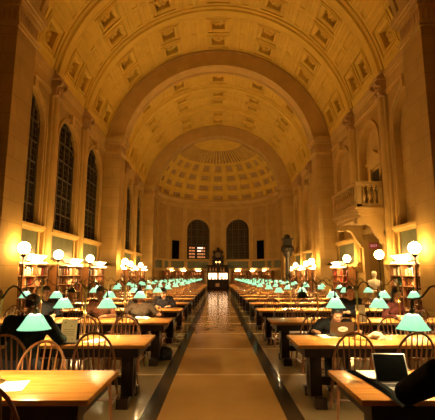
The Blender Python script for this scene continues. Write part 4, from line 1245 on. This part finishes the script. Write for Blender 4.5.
for sd, s in (('left', -1), ('right', 1)):
    l = thing('bulb_lamp', 'small glowing bulb lamp under the far clock, %s one' % sd, 'lamp', (s*.17, 43.12, 2.62), group='bulbs under the clock')
    MB().lathe([(.06, 0), (.06, .03), (.025, .06), (.025, .22)], 12).build('stem', M_BRASS, l)
    m = MB(); m.ell((0, 0, .32), .10, nu=14, nv=10); m.build('globe', emis('amber_bulb', (1, .62, .18), 3.2), l)

# small bracket lamps on the pier fronts
for (yy, w) in ((23.7, 'middle'), (36.8, 'far')):
    for sd, s in (('left', -1), ('right', 1)):
        t = thing('bracket_lamp', 'small hooded bracket lamp on the front of the %s %s pier' % (sd, w), 'lamp', (s*6.5, yy, 2.25), group='bracket lamps on the piers')
        MB().tube([(0, 0, 0), (0, -.2, .05), (0, -.34, .0)], .015, 8).build('bracket', M_BRONZE, t)
        m = MB(); m.lathe([(.04, .06), (.12, .0), (.22, -.1)], 16, (0, -.34, 0), cap=False); m.build('hood', M_BRONZE, t)
        m = MB(); m.ell((0, -.34, -.03), .04); m.build('bulb', emis('bracket_bulb', (1, .6, .24), 130), t)
UP = 30; EXPO = 0
# ------------------------------------------------------------------ light and camera
def area(name, loc, rot, sx, sy, p, col):
    l = bpy.data.lights.new(name, 'AREA'); l.shape = 'RECTANGLE'; l.size = sx; l.size_y = sy; l.energy = p; l.color = col
    o = bpy.data.objects.new(name, l); COL.objects.link(o); o.location = loc; o.rotation_euler = rot; return o
WARM = (1, .49, .09)
# added unseen fill lights above bookcase hoods and balcony, washing walls and vault
for i, (a, b) in enumerate(BAYS):
    for s in (-1, 1):
        if s > 0 and i in BALC: area('balcony_fill', (s*6.2, (a+b)/2, 5.5), (0, PI + s*R(-20), 0), .5, 2.4, UP*.7, WARM); continue
        area('vault_fill', (s*6.35, (a+b)/2, 2.45), (0, PI + s*R(-20), 0), .4, 2.4, UP*(1 if i < 3 else .62), WARM)
w = bpy.data.worlds.new('World'); S.world = w; w.use_nodes = True
w.node_tree.nodes['Background'].inputs[0].default_value = (.02, .012, .005, 1); w.node_tree.nodes['Background'].inputs[1].default_value = .1
cam = bpy.data.cameras.new('camera'); co = bpy.data.objects.new('camera', cam); COL.objects.link(co)
cam.sensor_fit = 'HORIZONTAL'; cam.sensor_width = 36; cam.lens = 36*400/435; cam.clip_start = .05; cam.clip_end = 200
co.location = (-.05, 0, 1.6); co.rotation_euler = (PI/2 + R(9.2), 0, 0)
S.camera = co
S.view_settings.view_transform = 'Standard'; S.view_settings.look = 'None'; S.view_settings.gamma = 1; S.view_settings.use_curve_mapping = False
S.view_settings.exposure = EXPO
try:
    S.cycles.max_bounces = 8; S.cycles.diffuse_bounces = 4; S.cycles.use_denoising = True; S.cycles.sample_clamp_indirect = 6; S.cycles.use_light_tree = True
except Exception: pass
